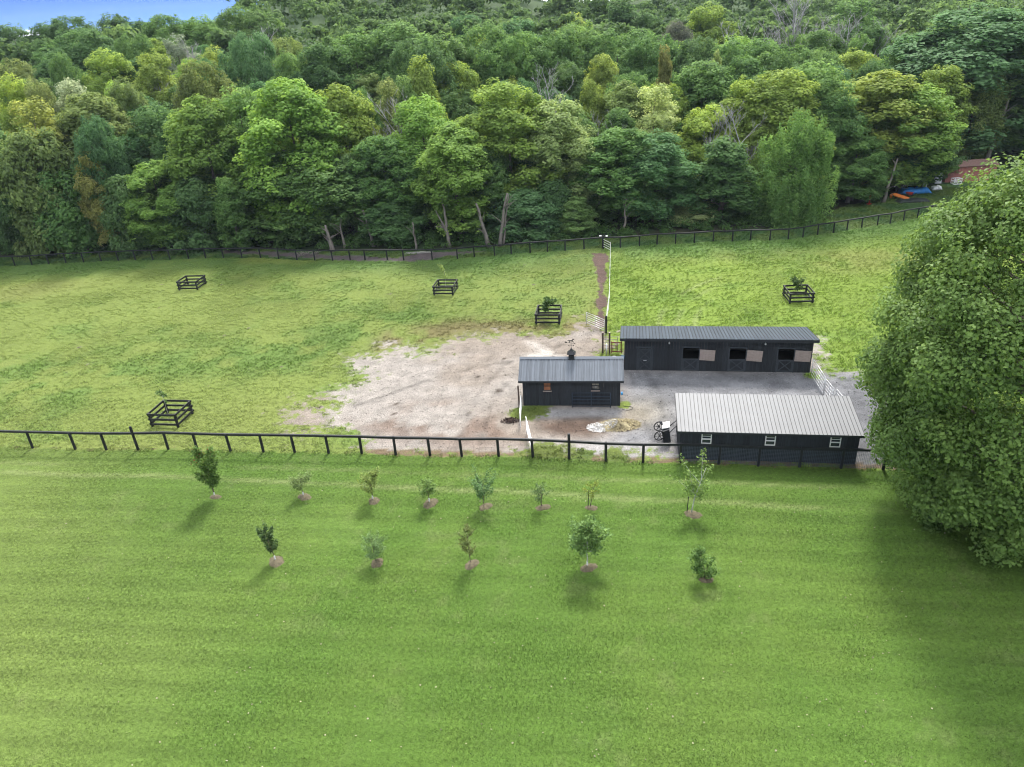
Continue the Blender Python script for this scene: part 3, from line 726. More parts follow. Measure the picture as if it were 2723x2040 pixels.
def scatter(name, label, cat, pts, rot, scl, tint, src):
    me = bpy.data.meshes.new(name)
    n = len(pts)
    me.vertices.add(n)
    me.vertices.foreach_set("co", np.ascontiguousarray(pts, dtype=np.float32).ravel())
    for an, data in (("rot", rot), ("scl", scl), ("tint", tint)):
        a = me.attributes.new(an, 'FLOAT_VECTOR', 'POINT')
        a.data.foreach_set("vector", np.ascontiguousarray(data, dtype=np.float32).ravel())
    me.update()
    o = link(name, me)
    o["kind"] = "stuff"
    o["label"] = label
    o["category"] = cat
    ng = bpy.data.node_groups.new(name, 'GeometryNodeTree')
    ng.interface.new_socket("Geometry", in_out='INPUT', socket_type='NodeSocketGeometry')
    ng.interface.new_socket("Geometry", in_out='OUTPUT', socket_type='NodeSocketGeometry')
    gi, go = ng.nodes.new("NodeGroupInput"), ng.nodes.new("NodeGroupOutput")
    iop = ng.nodes.new("GeometryNodeInstanceOnPoints")
    oi = ng.nodes.new("GeometryNodeObjectInfo")
    oi.inputs[0].default_value = src
    oi.inputs[1].default_value = True
    ng.links.new(gi.outputs[0], iop.inputs["Points"])
    ng.links.new(oi.outputs["Geometry"], iop.inputs["Instance"])
    for an, sock in (("rot", "Rotation"), ("scl", "Scale")):
        na = ng.nodes.new("GeometryNodeInputNamedAttribute")
        na.data_type = 'FLOAT_VECTOR'
        na.inputs[0].default_value = an
        ng.links.new(na.outputs[0], iop.inputs[sock])
    ng.links.new(iop.outputs[0], go.inputs[0])
    md = o.modifiers.new("scatter", 'NODES')
    md.node_group = ng
    return o

BUILDINGS = [((9.63, 55.72), -10.4, 15.0, 4.1), ((0.81, 50.61), -8.0, 7.5, 3.1), ((11.05, 41.7), -10.0, 11.5, 3.9)]
def on_building(x, y, pad=0.1):
    hit = np.zeros(x.shape, bool)
    for (ox, oy), a, L, D in BUILDINGS:
        ca, sa = math.cos(R(a)), math.sin(R(a))
        u, v = (x - ox) * ca + (y - oy) * sa, -(x - ox) * sa + (y - oy) * ca
        hit |= (u > -pad) & (u < L + pad) & (v > -pad) & (v < D + pad)
    return hit

def in_view(x, y):
    return (np.abs(x) < 0.80 * y + 6)

def grow_grass():
    rng = np.random.default_rng(4)
    def patch(name, label, side, jitter, region_ok, src, y0, y1, lo, hi, zoff):
        xs, ys = np.arange(-92, 92, side), np.arange(y0, y1, side)
        x, y = (q.ravel() for q in np.meshgrid(xs, ys))
        ok = (x > -0.76 * y - 9) & (x < 0.80 * y + 9)
        x, y = x[ok], y[ok]
        x, y = x + rng.uniform(-jitter, jitter, len(x)), y + rng.uniform(-jitter, jitter, len(x))
        gc, d, dm, th, rg = ground_fields(x, y)
        ok = region_ok(x, y, dm, rg, rng.uniform(size=len(x)))
        x, y, gc, th = x[ok], y[ok], gc[ok], th[ok]
        k = len(x)
        rot = np.stack([np.zeros(k), np.zeros(k), rng.integers(0, 4, k) * math.pi / 2 + rng.normal(0, 0.15, k)], -1)
        cl = fbm(x, y, 1.1, 3, 77)
        s = np.stack([np.ones(k), np.ones(k), th * (lo + (hi - lo) * sstep(0.3, 0.7, cl)) * rng.uniform(0.85, 1.15, k)], -1)
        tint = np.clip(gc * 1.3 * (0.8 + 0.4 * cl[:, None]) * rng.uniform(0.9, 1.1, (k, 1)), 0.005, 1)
        scatter(name, label, "grass", np.stack([x, y, ground_z(x, y) + zoff], -1), rot, s, tint, src)
    # mown lawn
    patch("lawn_grass", "short mown grass blades covering the lawn in front of the fence", 0.5, 0.05, lambda x, y, dm, rg, u: rg == 0, tuft_object("tuft", 1, 85, 0.5, 0.011, False), 15, 53, 0.8, 1.2, -0.008)
    # grazed pasture, yard weeds and the strip behind the far fence
    patch("pasture_grass", "tufty grazed grass and weeds covering the pasture", 0.5, 0.08,
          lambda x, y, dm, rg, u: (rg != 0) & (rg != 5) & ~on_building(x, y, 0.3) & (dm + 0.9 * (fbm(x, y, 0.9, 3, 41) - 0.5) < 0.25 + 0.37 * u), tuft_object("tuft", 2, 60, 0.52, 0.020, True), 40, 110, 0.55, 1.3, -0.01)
    # loose stones in the yard
    rng = np.random.default_rng(9)
    n = 26000
    x, y = rng.uniform(-20, 30, n), rng.uniform(41, 67, n)
    gc, d, dm, th, rg = ground_fields(x, y)
    keep = (dm > 0.75) & (rg == 3) & ~on_building(x, y)
    x, y, d = x[keep], y[keep], d[keep]
    k = len(x)
    me = MB()
    me.add([(1, 0, 0.1), (0.3, 0.9, 0), (-0.8, 0.6, 0.1), (-0.9, -0.5, 0), (0.2, -1, 0.1), (0.1, 0.1, 0.75), (-0.4, -0.2, 0.65)], [(0, 1, 5), (1, 2, 5), (2, 6, 5), (2, 3, 6), (3, 4, 6), (4, 5, 6), (4, 0, 5)])
    src = bpy.data.objects.new("pebble", me.mesh("pebble", M['bit']))
    sz = 0.02 + 0.06 * rng.uniform(size=k) ** 3
    scatter("yard_gravel", "loose pale stones and chips lying on the bare yard", "gravel", np.stack([x, y, np.zeros(k)], -1), np.stack([np.zeros(k), np.zeros(k), rng.uniform(0, 6.28, k)], -1),
            np.stack([sz, sz, sz * 0.7], -1), np.clip(d * rng.uniform(0.55, 1.6, (k, 1)), 0.02, 0.62), src)
    # fallen leaves and clippings on the lawn
    n = 420
    y = 17 + 24 * rng.uniform(size=n) ** 1.4
    x = rng.uniform(-1, 1, n) * (0.74 * y + 2)
    me = MB().add([(-1, -0.5, 0), (0.2, -0.7, 0.25), (1, 0.1, 0.05), (0.1, 0.8, 0.3), (-0.8, 0.5, 0.1)], [(0, 1, 2, 3, 4)])
    src = bpy.data.objects.new("fallen_leaf", me.mesh("fallen_leaf", M['bit']))
    sz = rng.uniform(0.02, 0.05, n)
    scatter("fallen_leaves", "scattered pale fallen leaves and clippings on the lawn", "leaves", np.stack([x, y, ground_z(x, y) + 0.045], -1), np.stack([rng.normal(0, 0.4, n), rng.normal(0, 0.4, n), rng.uniform(0, 6.28, n)], -1),
            np.stack([sz, sz, sz], -1), np.array([0.42, 0.37, 0.28]) * rng.uniform(0.6, 1.4, (n, 1)), src)
grow_grass()

# ------------------------------------------------------------------ foliage
def leaf_quads(c, nrm, size, lv, rng, aspect=0.62, fold=0.25):
    """kite shaped, slightly folded leaves: centres, normals, sizes -> verts, quads, per vertex factor"""
    n = len(c)
    nrm = nrm / (np.linalg.norm(nrm, axis=1, keepdims=True) + 1e-9)
    t = rng.normal(size=(n, 3))
    t -= nrm * np.sum(t * nrm, 1, keepdims=True)
    t /= np.linalg.norm(t, axis=1, keepdims=True) + 1e-9
    b = np.cross(nrm, t)
    s = size[:, None]
    V = np.stack([c - t * s * 0.5, c + b * s * 0.5 * aspect + nrm * s * fold * 0.5, c + t * s * 0.5 - nrm * s * fold * 0.3, c - b * s * 0.5 * aspect + nrm * s * fold * 0.5], 1).reshape(-1, 3)
    return V, np.arange(4 * n).reshape(n, 4), np.repeat(lv, 4)

def profile(kind, t):
    """crown radius share at height share t (0 crown foot, 1 tip)"""
    if kind == 'oval':
        return np.sin(math.pi * np.clip(0.16 + 0.80 * t, 0, 1)) ** 0.75
    if kind == 'tall':
        return np.clip(0.55 + 0.9 * t, 0, 1) * np.clip((1 - t) * 2.0 + 0.12, 0, 1) ** 0.6
    if kind == 'round':
        return np.sqrt(np.clip(1 - (1.85 * t - 0.9) ** 2, 0.02, 1))
    if kind == 'cone':
        return np.clip(0.5 + 2.2 * t, 0, 1) * np.clip(1.06 - t, 0, 1) ** 0.7
    if kind == 'droop':
        return np.clip(0.75 + 0.5 * t, 0, 1) * np.sqrt(np.clip(1.02 - t ** 2.2, 0, 1))
    if kind == 'loose':
        return (np.sin(math.pi * np.clip(0.14 + 0.82 * t, 0, 1)) ** 0.8) * 0.95
    return np.sqrt(np.clip(1 - (1.25 * t - 0.25) ** 2, 0.02, 1))       # bush

def make_crown(kind, seed, RAD, H0, H1, nbig, nsub, per, lsize, rbig, rsub, flat=0.92, mat=None, name="crown", shell=0.6, skew=0.12):
    """crown = big boughs spread through the envelope > sprays on the outer side of each bough > leaves on each spray"""
    rng = np.random.default_rng(seed)
    t = rng.uniform(0.03, 0.96, nbig * 4)
    t = t[rng.uniform(size=len(t)) < 0.25 + 0.75 * profile(kind, t)][:nbig]
    k = len(t)
    ang = (np.arange(k) * 2.39996 + rng.normal(0, 0.5, k)) % (2 * math.pi)
    uneven = 1 + skew * np.sin(ang * 2 + rng.uniform(0, 6)) + skew * np.sin(ang * 3 + 5 * t + rng.uniform(0, 6)) + rng.normal(0, 0.06, k)
    rb = rbig * rng.uniform(0.7, 1.3, k)
    rad = RAD * profile(kind, t) * uneven * (shell + (1 - shell) * rng.uniform(size=k) ** 0.4) - rb * 0.75
    rad = np.maximum(rad, 0)
    big = np.stack([rad * np.cos(ang), rad * np.sin(ang), H0 + (H1 - H0) * t], -1)
    big[:, 2] = np.clip(big[:, 2], H0 + rb * 0.3, H1 - rb * 0.6)
    # sprays
    bi = np.repeat(np.arange(k), nsub)
    m = len(bi)
    d = rng.normal(size=(m, 3))
    outw = big[bi] * np.array([1, 1, 0.0])
    outw /= np.linalg.norm(outw, axis=1, keepdims=True) + 0.5
    d = d / np.linalg.norm(d, axis=1, keepdims=True) + outw * 0.75 + np.array([0, 0, 0.15])
    d /= np.linalg.norm(d, axis=1, keepdims=True)
    sub = big[bi] + d * (rb[bi] * rng.uniform(0.6, 1.05, m))[:, None] * np.array([1, 1, 0.8])
    rs = rsub * rng.uniform(0.6, 1.4, m)
    if kind == 'droop':
        sub[:, 2] -= rng.exponential(1.0, m)
    tone = rng.normal(0, 0.10, k)[bi] + rng.normal(0, 0.07, m)
    # leaves
    cnt = np.maximum((per * (rs / rsub) ** 2).astype(int), 5)
    li = np.repeat(np.arange(m), cnt)
    n = len(li)
    e = rng.normal(size=(n, 3)) + d[li] * 0.7 + np.array([0, 0, 0.1])
    e /= np.linalg.norm(e, axis=1, keepdims=True)
    off = e * (rs[li] * (0.35 + 0.7 * rng.uniform(size=n) ** 0.7))[:, None]
    off[:, 2] *= flat
    if kind == 'droop':
        off[:, 2] -= rng.exponential(1.3, n)
        off[:, :2] *= 0.6
    p = sub[li] + off
    nrm = e * 0.7 + d[li] * 0.3 + np.array([0, 0, 0.6]) + rng.normal(0, 0.36, (n, 3))
    if kind == 'droop':
        nrm = e * np.array([1, 1, 0.3]) + rng.normal(0, 0.35, (n, 3))
    p[:, 2] = np.maximum(p[:, 2], 0.12)
    lv = np.clip(0.5 + tone[li] + rng.normal(0, 0.14, n), 0, 1)
    V, F, L = leaf_quads(p, nrm, lsize * rng.uniform(0.6, 1.35, n), lv, rng, aspect=0.3 if kind == 'droop' else 0.68)
    return fast_mesh(name, V, F, mat or M['leaf'], False, {"lv": ('FLOAT', L)}), big

def make_trunk(seed, cen, H1, r0, mat, limbs=14, name="trunk", lean=(0, 0), fork=False):
    rng = random.Random(seed)
    mb = MB()
    top = H1 * 0.86
    pts = [(lean[0] * (z / top) ** 1.2 * 1.0 + rng.uniform(-0.12, 0.12) * (z > 0), lean[1] * (z / top) + rng.uniform(-0.12, 0.12) * (z > 0), z) for z in np.linspace(0, top, 7)]
    pts[0] = (0, 0, -0.25)
    rad = [r0 * 1.25] + [r0 * (1 - 0.88 * i / 6) for i in range(1, 7)]
    mb.tube(pts, rad, 8)
    if fork:
        f = [(0.25 * r0 + 1.1 * (z / top), 0.5 * (z / top), z) for z in np.linspace(0, top * 0.8, 6)]
        f[0] = (0.3 * r0, 0, -0.2)
        mb.tube(f, [r0 * 0.8 * (1 - 0.8 * i / 5) for i in range(6)], 7)
    order = list(range(len(cen)))
    rng.shuffle(order)
    for i in order[:limbs]:
        c = Vector(cen[i])
        z0 = max(min(c.z - 0.45 * math.hypot(c.x, c.y), top * 0.95), H1 * 0.16)
        q = z0 / top
        a = Vector((lean[0] * q, lean[1] * q, z0))
        m = a.lerp(c, 0.5) + Vector((rng.uniform(-.3, .3), rng.uniform(-.3, .3), 0.35))
        rr = r0 * (1 - 0.85 * q) * 0.5
        mb.tube([a, m, c], [rr, rr * 0.6, rr * 0.2], 5, cap=False)
    return mb.mesh(name, mat, True)

PROTO = {}
SPEC = {  # kind: list of (seed, radius, crown foot, height, boughs, sprays per bough, leaves per spray, leaf size, bough radius, spray radius, shell)
    'oval': [(s, 4.6, 0.4, 18.0, 74, 11, 44, 0.31, 1.6, 0.72, 0.66) for s in (1, 2, 3)],
    'tall': [(s, 3.8, 1.2, 17.0, 62, 11, 42, 0.30, 1.4, 0.68, 0.62) for s in (11, 12)],
    'round': [(s, 5.8, 0.8, 15.0, 84, 11, 44, 0.32, 1.75, 0.78, 0.68) for s in (21, 22)],
    'cone': [(31, 3.2, 0.4, 13.0, 56, 10, 40, 0.29, 1.15, 0.60, 0.6)],
    'droop': [(41, 4.6, 1.6, 14.0, 44, 11, 60, 0.42, 1.5, 0.7, 0.6)],
    'loose': [(s, 4.0, 2.2, 18.0, 48, 10, 38, 0.30, 1.35, 0.66, 0.45) for s in (51, 52)],
    'bush': [(s, 3.3, 0.0, 7.0, 40, 11, 42, 0.29, 1.25, 0.64, 0.58) for s in (61, 62)],
}
for kind, lst in SPEC.items():
    PROTO[kind] = []
    for (sd, RAD, h0, h1, nb, ns, per, ls, rb, rs, sh) in lst:
        me, cen = make_crown(kind, sd, RAD, h0, h1, nb, ns, per, ls, rb, rs, shell=sh)
        tr = make_trunk(sd, cen, h1, 0.26 if h1 > 10 else 0.12, M['bark'])
        PROTO[kind].append((me, tr, RAD, h1))

TONE = {'dark': (0.056, 0.102, 0.036), 'mid': (0.078, 0.136, 0.042), 'bright': (0.108, 0.178, 0.042), 'yellow': (0.140, 0.175, 0.045), 'yellowgreen': (0.138, 0.188, 0.044),
        'olive': (0.108, 0.145, 0.048), 'blue': (0.060, 0.118, 0.046), 'pale': (0.155, 0.200, 0.080), 'paleyellow': (0.190, 0.225, 0.090), 'orange': (0.122, 0.128, 0.042),
        'brown': (0.092, 0.120, 0.036), 'silver': (0.170, 0.200, 0.125), 'purple': (0.066, 0.078, 0.052)}
KIND_NAME = {'droop': 'weeping_willow', 'loose': 'birch_tree', 'bush': 'understory_tree', 'cone': 'young_tree'}

trng = random.Random(77)
def plant(x, y, h, rad, kind, tone, label, group):
    me, tr, R0, H0 = trng.choice(PROTO[kind])
    t = thing(KIND_NAME.get(kind, 'maple_tree'), label, 'tree', (x, y, gz(x, y)), trng.uniform(0, 6.28), group)
    # crown extents follow the tree's own size
    sx = rad / R0
    c = link("crown", me, t, scl=(sx * trng.uniform(0.94, 1.06), sx * trng.uniform(0.94, 1.06), h / H0))
    j = [trng.uniform(0.88, 1.12) for _ in range(3)]
    c.color = tuple(TONE[tone][i] * (1.92, 1.96, 2.0)[i] * (0.6 + 0.4 * j[i]) * j[0] for i in range(3)) + (1,)
    link("trunk", tr, t, scl=(max(sx, 0.6), max(sx, 0.6), h / H0))
    return t

for (x, y, h, rad, kind, tone, label) in TREES:
    if y < 112 and x < 45:      # crowns stay behind the far fence
        y = max(y, float(far_y(np.array([x]))[0]) + 1.15 * rad * (1.0 if kind == 'droop' else 1.3) + 1.0)
    plant(x, y, h, rad * (1.0 if kind == 'droop' else 1.36 if y < 113 else 1.25 if y < 120 else 1.15), kind, tone, label, "trees of the wood behind the far fence")

# trees that fill the wood between the ones above
ORD = ["first", "second", "third", "fourth", "fifth", "sixth", "seventh", "eighth", "ninth", "tenth", "eleventh", "twelfth", "thirteenth", "fourteenth", "fifteenth", "sixteenth",
       "seventeenth", "eighteenth", "nineteenth", "twentieth", "21st", "22nd", "23rd", "24th", "25th", "26th", "27th", "28th", "29th", "30th"]
TONE_WORD = {'dark': 'dark green', 'mid': 'mid green', 'bright': 'fresh green', 'olive': 'olive green', 'yellowgreen': 'yellow green', 'blue': 'blue green'}
frng = random.Random(31)
row = 0
Y = 111.0
while Y < 172 and row < 9:
    xs_row = []
    x = -0.76 * Y - 4 + frng.uniform(0, 5)
    while x < 0.80 * Y + 4:
        xx, yy = x + frng.uniform(-2, 2), Y + frng.uniform(-2.5, 2.5)
        clear = -3.0 if float(sdist(np.array([xx]), np.array([yy]), CLEARING)[0]) > -2.5 else 1
        near = min(math.hypot(xx - t[0], (yy - t[1])) - 0.45 * t[3] for t in TREES)
        hole = math.hypot((xx + 74) / 7, (yy - 133) / 9) < 1
        if clear > 0 and near > 2.2 and yy > float(far_y(np.array([xx]))[0]) + 6 and not hole:
            xs_row.append((xx, yy))
        x += 8.4
    for i, (xx, yy) in enumerate(xs_row):
        tone = frng.choice(['dark', 'mid', 'mid', 'bright', 'olive', 'yellowgreen', 'blue'])
        kind = frng.choice(['oval', 'oval', 'round', 'tall', 'oval'])
        h = frng.uniform(12.5, 16.5) if Y < 128 else frng.uniform(14, 18)
        plant(xx, yy, h, frng.uniform(3.8, 5.2), kind, tone, f"{TONE_WORD[tone]} infill tree, {ORD[i]} from the left in wood row {ORD[row]}", "infill trees inside the wood")
    Y += 8.2
    row += 1

# bare dead trees
def bare_mesh(seed, H0=16.0):
    rng = random.Random(seed)
    mb = MB()
    def grow(p, d, ln, r, depth):
        segs = 3 if depth < 2 else 2
        pts, rad = [p], [r]
        q = p
        for i in range(segs):
            d = (d + Vector((rng.gauss(0, 0.10), rng.gauss(0, 0.10), 0.05 + (0.03 if depth else 0)))).normalized()
            q = q + d * (ln / segs)
            pts.append(q)
            rad.append(r * (1 - 0.6 * (i + 1) / segs))
        mb.tube(pts, rad, 6 if depth == 0 else 4 if depth < 3 else 3, cap=False)
        if depth >= 4 or ln < 0.5:
            return
        for k in range(rng.choice((3, 4)) if depth else 8):
            f = rng.uniform(0.3, 1.0) if depth else rng.uniform(0.28, 1.0)
            i = min(int(f * segs), segs - 1)
            b = pts[i].lerp(pts[i + 1], f * segs - i)
            a = rng.uniform(0, 6.283)
            side = Vector((math.cos(a), math.sin(a), 0))
            nd = (d * 0.9 + side * rng.uniform(0.45, 0.95) + Vector((0, 0, 0.25))).normalized()
            grow(b, nd, ln * rng.uniform(0.34, 0.55), max(rad[i] * 0.5, 0.02), depth + 1)
    grow(Vector((0, 0, -0.2)), Vector((0, 0, 1)), H0 * 0.72, 0.26, 0)
    return mb.mesh("bare_branches", M['deadwood'], True)
BARE = [bare_mesh(s) for s in (3, 4, 5)]
for i, (x, y, h, label) in enumerate(BARE_TREES):
    o = link("bare_tree", BARE[i % 3], None, (x, y, gz(x, y)), (0, 0, trng.uniform(0, 6.28)), (h / 16 * 1.15, h / 16 * 1.15, h / 16))
    tag(o, label, 'bare tree', 'bare trees in the wood')

# pale trunks seen below the crowns at the wood edge
def pale_trunk(x, y, h, r, lean, label, fork=False):
    rng = random.Random(int(x * 10))
    mb = MB()
    n = 7
    pts = [(lean[0] * i / n + (rng.uniform(-.1, .1) if i else 0), lean[1] * i / n, h * i / n - (0.2 if i == 0 else 0)) for i in range(n + 1)]
    mb.tube(pts, [r * (1.2 if i == 0 else 1 - 0.6 * i / n) for i in range(n + 1)], 8)
    for k in range(5):
        z = rng.uniform(0.35, 0.95)
        i = int(z * n)
        a = Vector(pts[i])
        dv = Vector((rng.uniform(-1, 1), rng.uniform(-1, 0.4), rng.uniform(0.4, 1))) * rng.uniform(0.8, 1.9)
        mb.tube([a, a + dv * 0.5 + Vector((0, 0, .1)), a + dv], [r * 0.35, r * 0.22, r * 0.07], 5, cap=False)
    if fork:
        a = Vector(pts[2])
        mb.tube([a, a + Vector((-0.5, 0, h * .25)), a + Vector((-1.3, 0.2, h * .55))], [r * .7, r * .5, r * .2], 7, cap=False)
    tag(mb.build("leaning_tree", M['palebark'], None, (x, y, gz(x, y)), smooth=True), label, 'tree', 'pale trunks at the wood edge')
pale_trunk(-23.1, 97.0, 3.6, 0.36, (-0.5, 0.3), 'thick pale trunk with a broken limb right of the huge bulging maple')
pale_trunk(-21.6, 98.0, 3.4, 0.20, (-0.2, 0.3), 'thin pale trunk close to the thick broken limbed trunk')
pale_trunk(-17.6, 98.2, 5.0, 0.27, (-0.9, 0.4), 'grey leaning trunk between the broken limbed trunk and the planks')
pale_trunk(-11.6, 95.6, 3.6, 0.17, (-0.1, 0.2), 'slim straight trunk beside the pale planks')
pale_trunk(-7.1, 95.2, 6.0, 0.26, (-0.4, 0.4), 'pale forked trunk right of the pale planks', True)
pale_trunk(-1.9, 94.4, 5.8, 0.30, (-1.2, 0.3), 'pale trunk leaning left, left one of the crossing pair')
pale_trunk(-0.4, 94.4, 6.8, 0.27, (1.3, 0.6), 'pale trunk leaning right, right one of the crossing pair')
pale_trunk(0.0, 94.6, 6.5, 0.17, (1.1, 0.9), 'thin pale trunk hugging the right leaning trunk')
pale_trunk(54.9, 103.8, 6.0, 0.26, (1.2, 0.3), 'pale leaning trunk beside the orange board in the clearing')
pale_trunk(50.3, 105.0, 5.5, 0.30, (0.7, 0.3), 'shaded trunk left of the clearing')
pale_trunk(77.5, 117.5, 12.0, 0.38, (2.2, 0.8), 'long leaning grey trunk at the right edge behind the red shed')
pale_trunk(68.2, 118.0, 9.0, 0.25, (1.5, 0.5), 'leaning grey trunk just behind the red shed')
pale_trunk(16.5, 97.0, 4.5, 0.18, (0.2, 0.2), 'short pale trunk below the left twin dark maple')

# ------------------------------------------------------------------ undergrowth and the far wood
def leaf_mass(name, label, cat, cents, radii, per, lsize, tones, seed, flat=0.75):
    rng = np.random.default_rng(seed)
    cents, radii = np.array(cents, float), np.array(radii, float)
    li = np.repeat(np.arange(len(cents)), per)
    n = len(li)
    d = rng.normal(size=(n, 3))
    d[:, 2] = np.abs(d[:, 2]) * 0.9 - 0.15
    d /= np.linalg.norm(d, axis=1, keepdims=True)
    off = d * (radii[li] * (0.55 + 0.5 * rng.uniform(size=n)))[:, None]
    off[:, 2] *= flat
    p = cents[li] + off
    lv = np.clip(np.array(tones)[li] + rng.normal(0, 0.13, n), 0, 1)
    V, F, L = leaf_quads(p, d * 0.8 + np.array([0, 0, .5]) + rng.normal(0, .4, (n, 3)), lsize * rng.uniform(0.6, 1.4, n), lv, rng)
    o = link(name, fast_mesh(name, V, F, M['leaf'], False, {"lv": ('FLOAT', L)}))
    o["kind"], o["label"], o["category"] = "stuff", label, cat
    return o

urng = random.Random(8)
cs, rs, ts = [], [], []
for i in range(330):
    x = urng.uniform(-82, 47)
    by = float(far_y(np.array([x]))[0])
    dy = urng.uniform(4.2, 10)
    if x > 38 and dy < 8:
        dy += 5
    r = urng.uniform(0.5, 1.3) * (1 if dy < 6 else 1.35)
    cs.append((x, by + dy, r * 0.35)); rs.append(r); ts.append(urng.uniform(0.3, 0.75))
for i in range(70):
    x = urng.uniform(44, 80)
    y = 98.5 + (x - 38) * 0.42 + urng.uniform(2.2, 6)
    r = urng.uniform(0.5, 1.2)
    cs.append((x, y, gz(x, y) + r * 0.35)); rs.append(r); ts.append(urng.uniform(0.25, 0.6))
o = leaf_mass("undergrowth", "low dark undergrowth along the foot of the wood", "undergrowth", cs, rs, 110, 0.26, ts, 3)
o.color = (0.070, 0.140, 0.042, 1)

wrng = random.Random(18)
cs, rs, ts = [], [], []
for i in range(1500):
    y = 172 + 330 * wrng.random() ** 1.3
    x = wrng.uniform(-0.80 * y, 0.86 * y)
    if x < -0.305 * y and y > 176:
        continue
    h = wrng.uniform(16, 21) + (3.5 if x < 30 and y > 220 else 0)
    tone = min(max(wrng.gauss(0.45, 0.2), 0.02), 1)
    g = gz(x, y)
    r = wrng.uniform(3.6, 5.2)
    for k in range(9):
        a, q = wrng.uniform(0, 6.28), wrng.uniform(0.2, 0.75)
        cs.append((x + math.cos(a) * r * q, y + math.sin(a) * r * q, g + h - 1.5 - 6 * q * wrng.random() - (k > 5) * 4)); rs.append(r * wrng.uniform(0.35, 0.6)); ts.append(tone + wrng.gauss(0, 0.06))
o = leaf_mass("distant_wood", "far off wooded hillside fading into blue haze at the top", "wood", cs, rs, 34, 1.15, ts, 4)
o.color = (0.105, 0.180, 0.064, 1)

# ------------------------------------------------------------------ the big maple beside the lawn
def big_maple():
    X, Y = 27.9, 33.4
    t = thing("maple_tree", "huge round leafed maple filling the right edge beside the lawn", "tree", (X, Y, 0))
    rng = np.random.default_rng(303)
    me, cen = make_crown('round', 303, 8.0, 0.6, 20.0, 200, 13, 84, 0.205, 1.8, 0.86, 0.9, M['leaf_near'], "crown", shell=0.80, skew=0.05)
    c = link("crown", me, t, rot=(0, 0, 2.2))
    c.color = (0.148, 0.245, 0.062, 1)
    link("trunk", make_trunk(303, cen, 19.5, 0.45, M['bark'], limbs=70), t, rot=(0, 0, 2.2))
big_maple()

# ------------------------------------------------------------------ young trees on the lawn
def sapling(name, label, x, y, h, crown_r, foot, nleaf, lsize, tone, seed, lean=(0, 0), shape='oval', stem=0.025, pale=False, guard=False, branches=12, loc_z=0.0, group="young orchard trees on the lawn", tips=None):
    rng = np.random.default_rng(seed)
    t = thing(name, label, 'young tree', (x, y, loc_z), 0, group)
    mb = MB()
    top = Vector((lean[0], lean[1], h * 0.93))
    n = 6
    pts = [Vector((top.x * (i / n) ** 1.3 + (rng.normal(0, 0.02) if i else 0), top.y * (i / n) ** 1.3, top.z * i / n - (0.08 if i == 0 else 0))) for i in range(n + 1)]
    mb.tube(pts, [stem * (1 - 0.75 * i / n) for i in range(n + 1)], 6)
    ends = []
    for b in range(branches):
        f = rng.uniform(foot / h, 0.98)
        i = min(int(f * n), n - 1)
        a = pts[i].lerp(pts[i + 1], f * n - i)
        u = (f - foot / h) / max(1 - foot / h, 0.01)
        rad = crown_r * float(profile({'up': 'oval', 'wisp': 'oval'}.get(shape, shape), np.array([u]))[0]) * rng.uniform(0.65, 1.1)
        an = rng.uniform(0, 6.283)
        upz = {'up': 1.5, 'wisp': 1.1}.get(shape, 0.45)
        e = a + Vector((math.cos(an) * rad, math.sin(an) * rad, rad * upz * rng.uniform(0.6, 1.2)))
        m = a.lerp(e, 0.5) + Vector((0, 0, -0.08 * rad))
        mb.tube([a, m, e], [stem * 0.45, stem * 0.3, stem * 0.12], 4, cap=False)
        ends.append((a, m, e))
    mb.build("stem", M['palestem'] if pale else M['twig'], t, smooth=True)
    which = rng.integers(0, len(ends), nleaf)
    f = rng.uniform(0.25, 1.05, nleaf)
    P = np.zeros((nleaf, 3))
    for i in range(nleaf):
        a, m, e = ends[which[i]]
        q = a.lerp(m, f[i] * 2) if f[i] < 0.5 else m.lerp(e, (f[i] - 0.5) * 2)
        P[i] = q
    P += rng.normal(0, crown_r * (0.10 if shape in ('up', 'wisp') else 0.13), (nleaf, 3))
    P[:, 2] = np.maximum(P[:, 2], 0.08)
    nr = rng.normal(0, 0.6, (nleaf, 3)) + np.array([0, 0, 0.8])
    if shape == 'wisp':
        nr = rng.normal(0, 1, (nleaf, 3))
    V, F, L = leaf_quads(P, nr, lsize * 1.3 * rng.uniform(0.6, 1.35, nleaf), np.clip(rng.normal(0.5, 0.2, nleaf), 0, 1), rng, aspect=0.25 if shape == 'wisp' else 0.6)
    c = link("foliage", fast_mesh("foliage", V, F, M['leaf_near'], False, {"lv": ('FLOAT', L)}), t)
    c.color = (tone[0] * 1.55, tone[1] * 1.7, tone[2] * 1.4, 1)
    if tips:
        k = 60
        hi = np.argsort(P[:, 2])[-nleaf // 5:]
        Q = P[rng.choice(hi, k)] + rng.normal(0, 0.05, (k, 3))
        V, F, L = leaf_quads(Q, rng.normal(0, 0.6, (k, 3)) + np.array([0, 0, .6]), lsize * np.ones(k), rng.uniform(0.3, 0.8, k), rng)
        c = link("reddish_tips", fast_mesh("reddish_tips", V, F, M['leaf_near'], False, {"lv": ('FLOAT', L)}), t)
        c.color = (*tips, 1)
    if guard:
        MB().tube([(0, 0, 0), (0, 0, 0.32)], 0.045, 8).build("trunk_guard", M['white'], t)
    return t

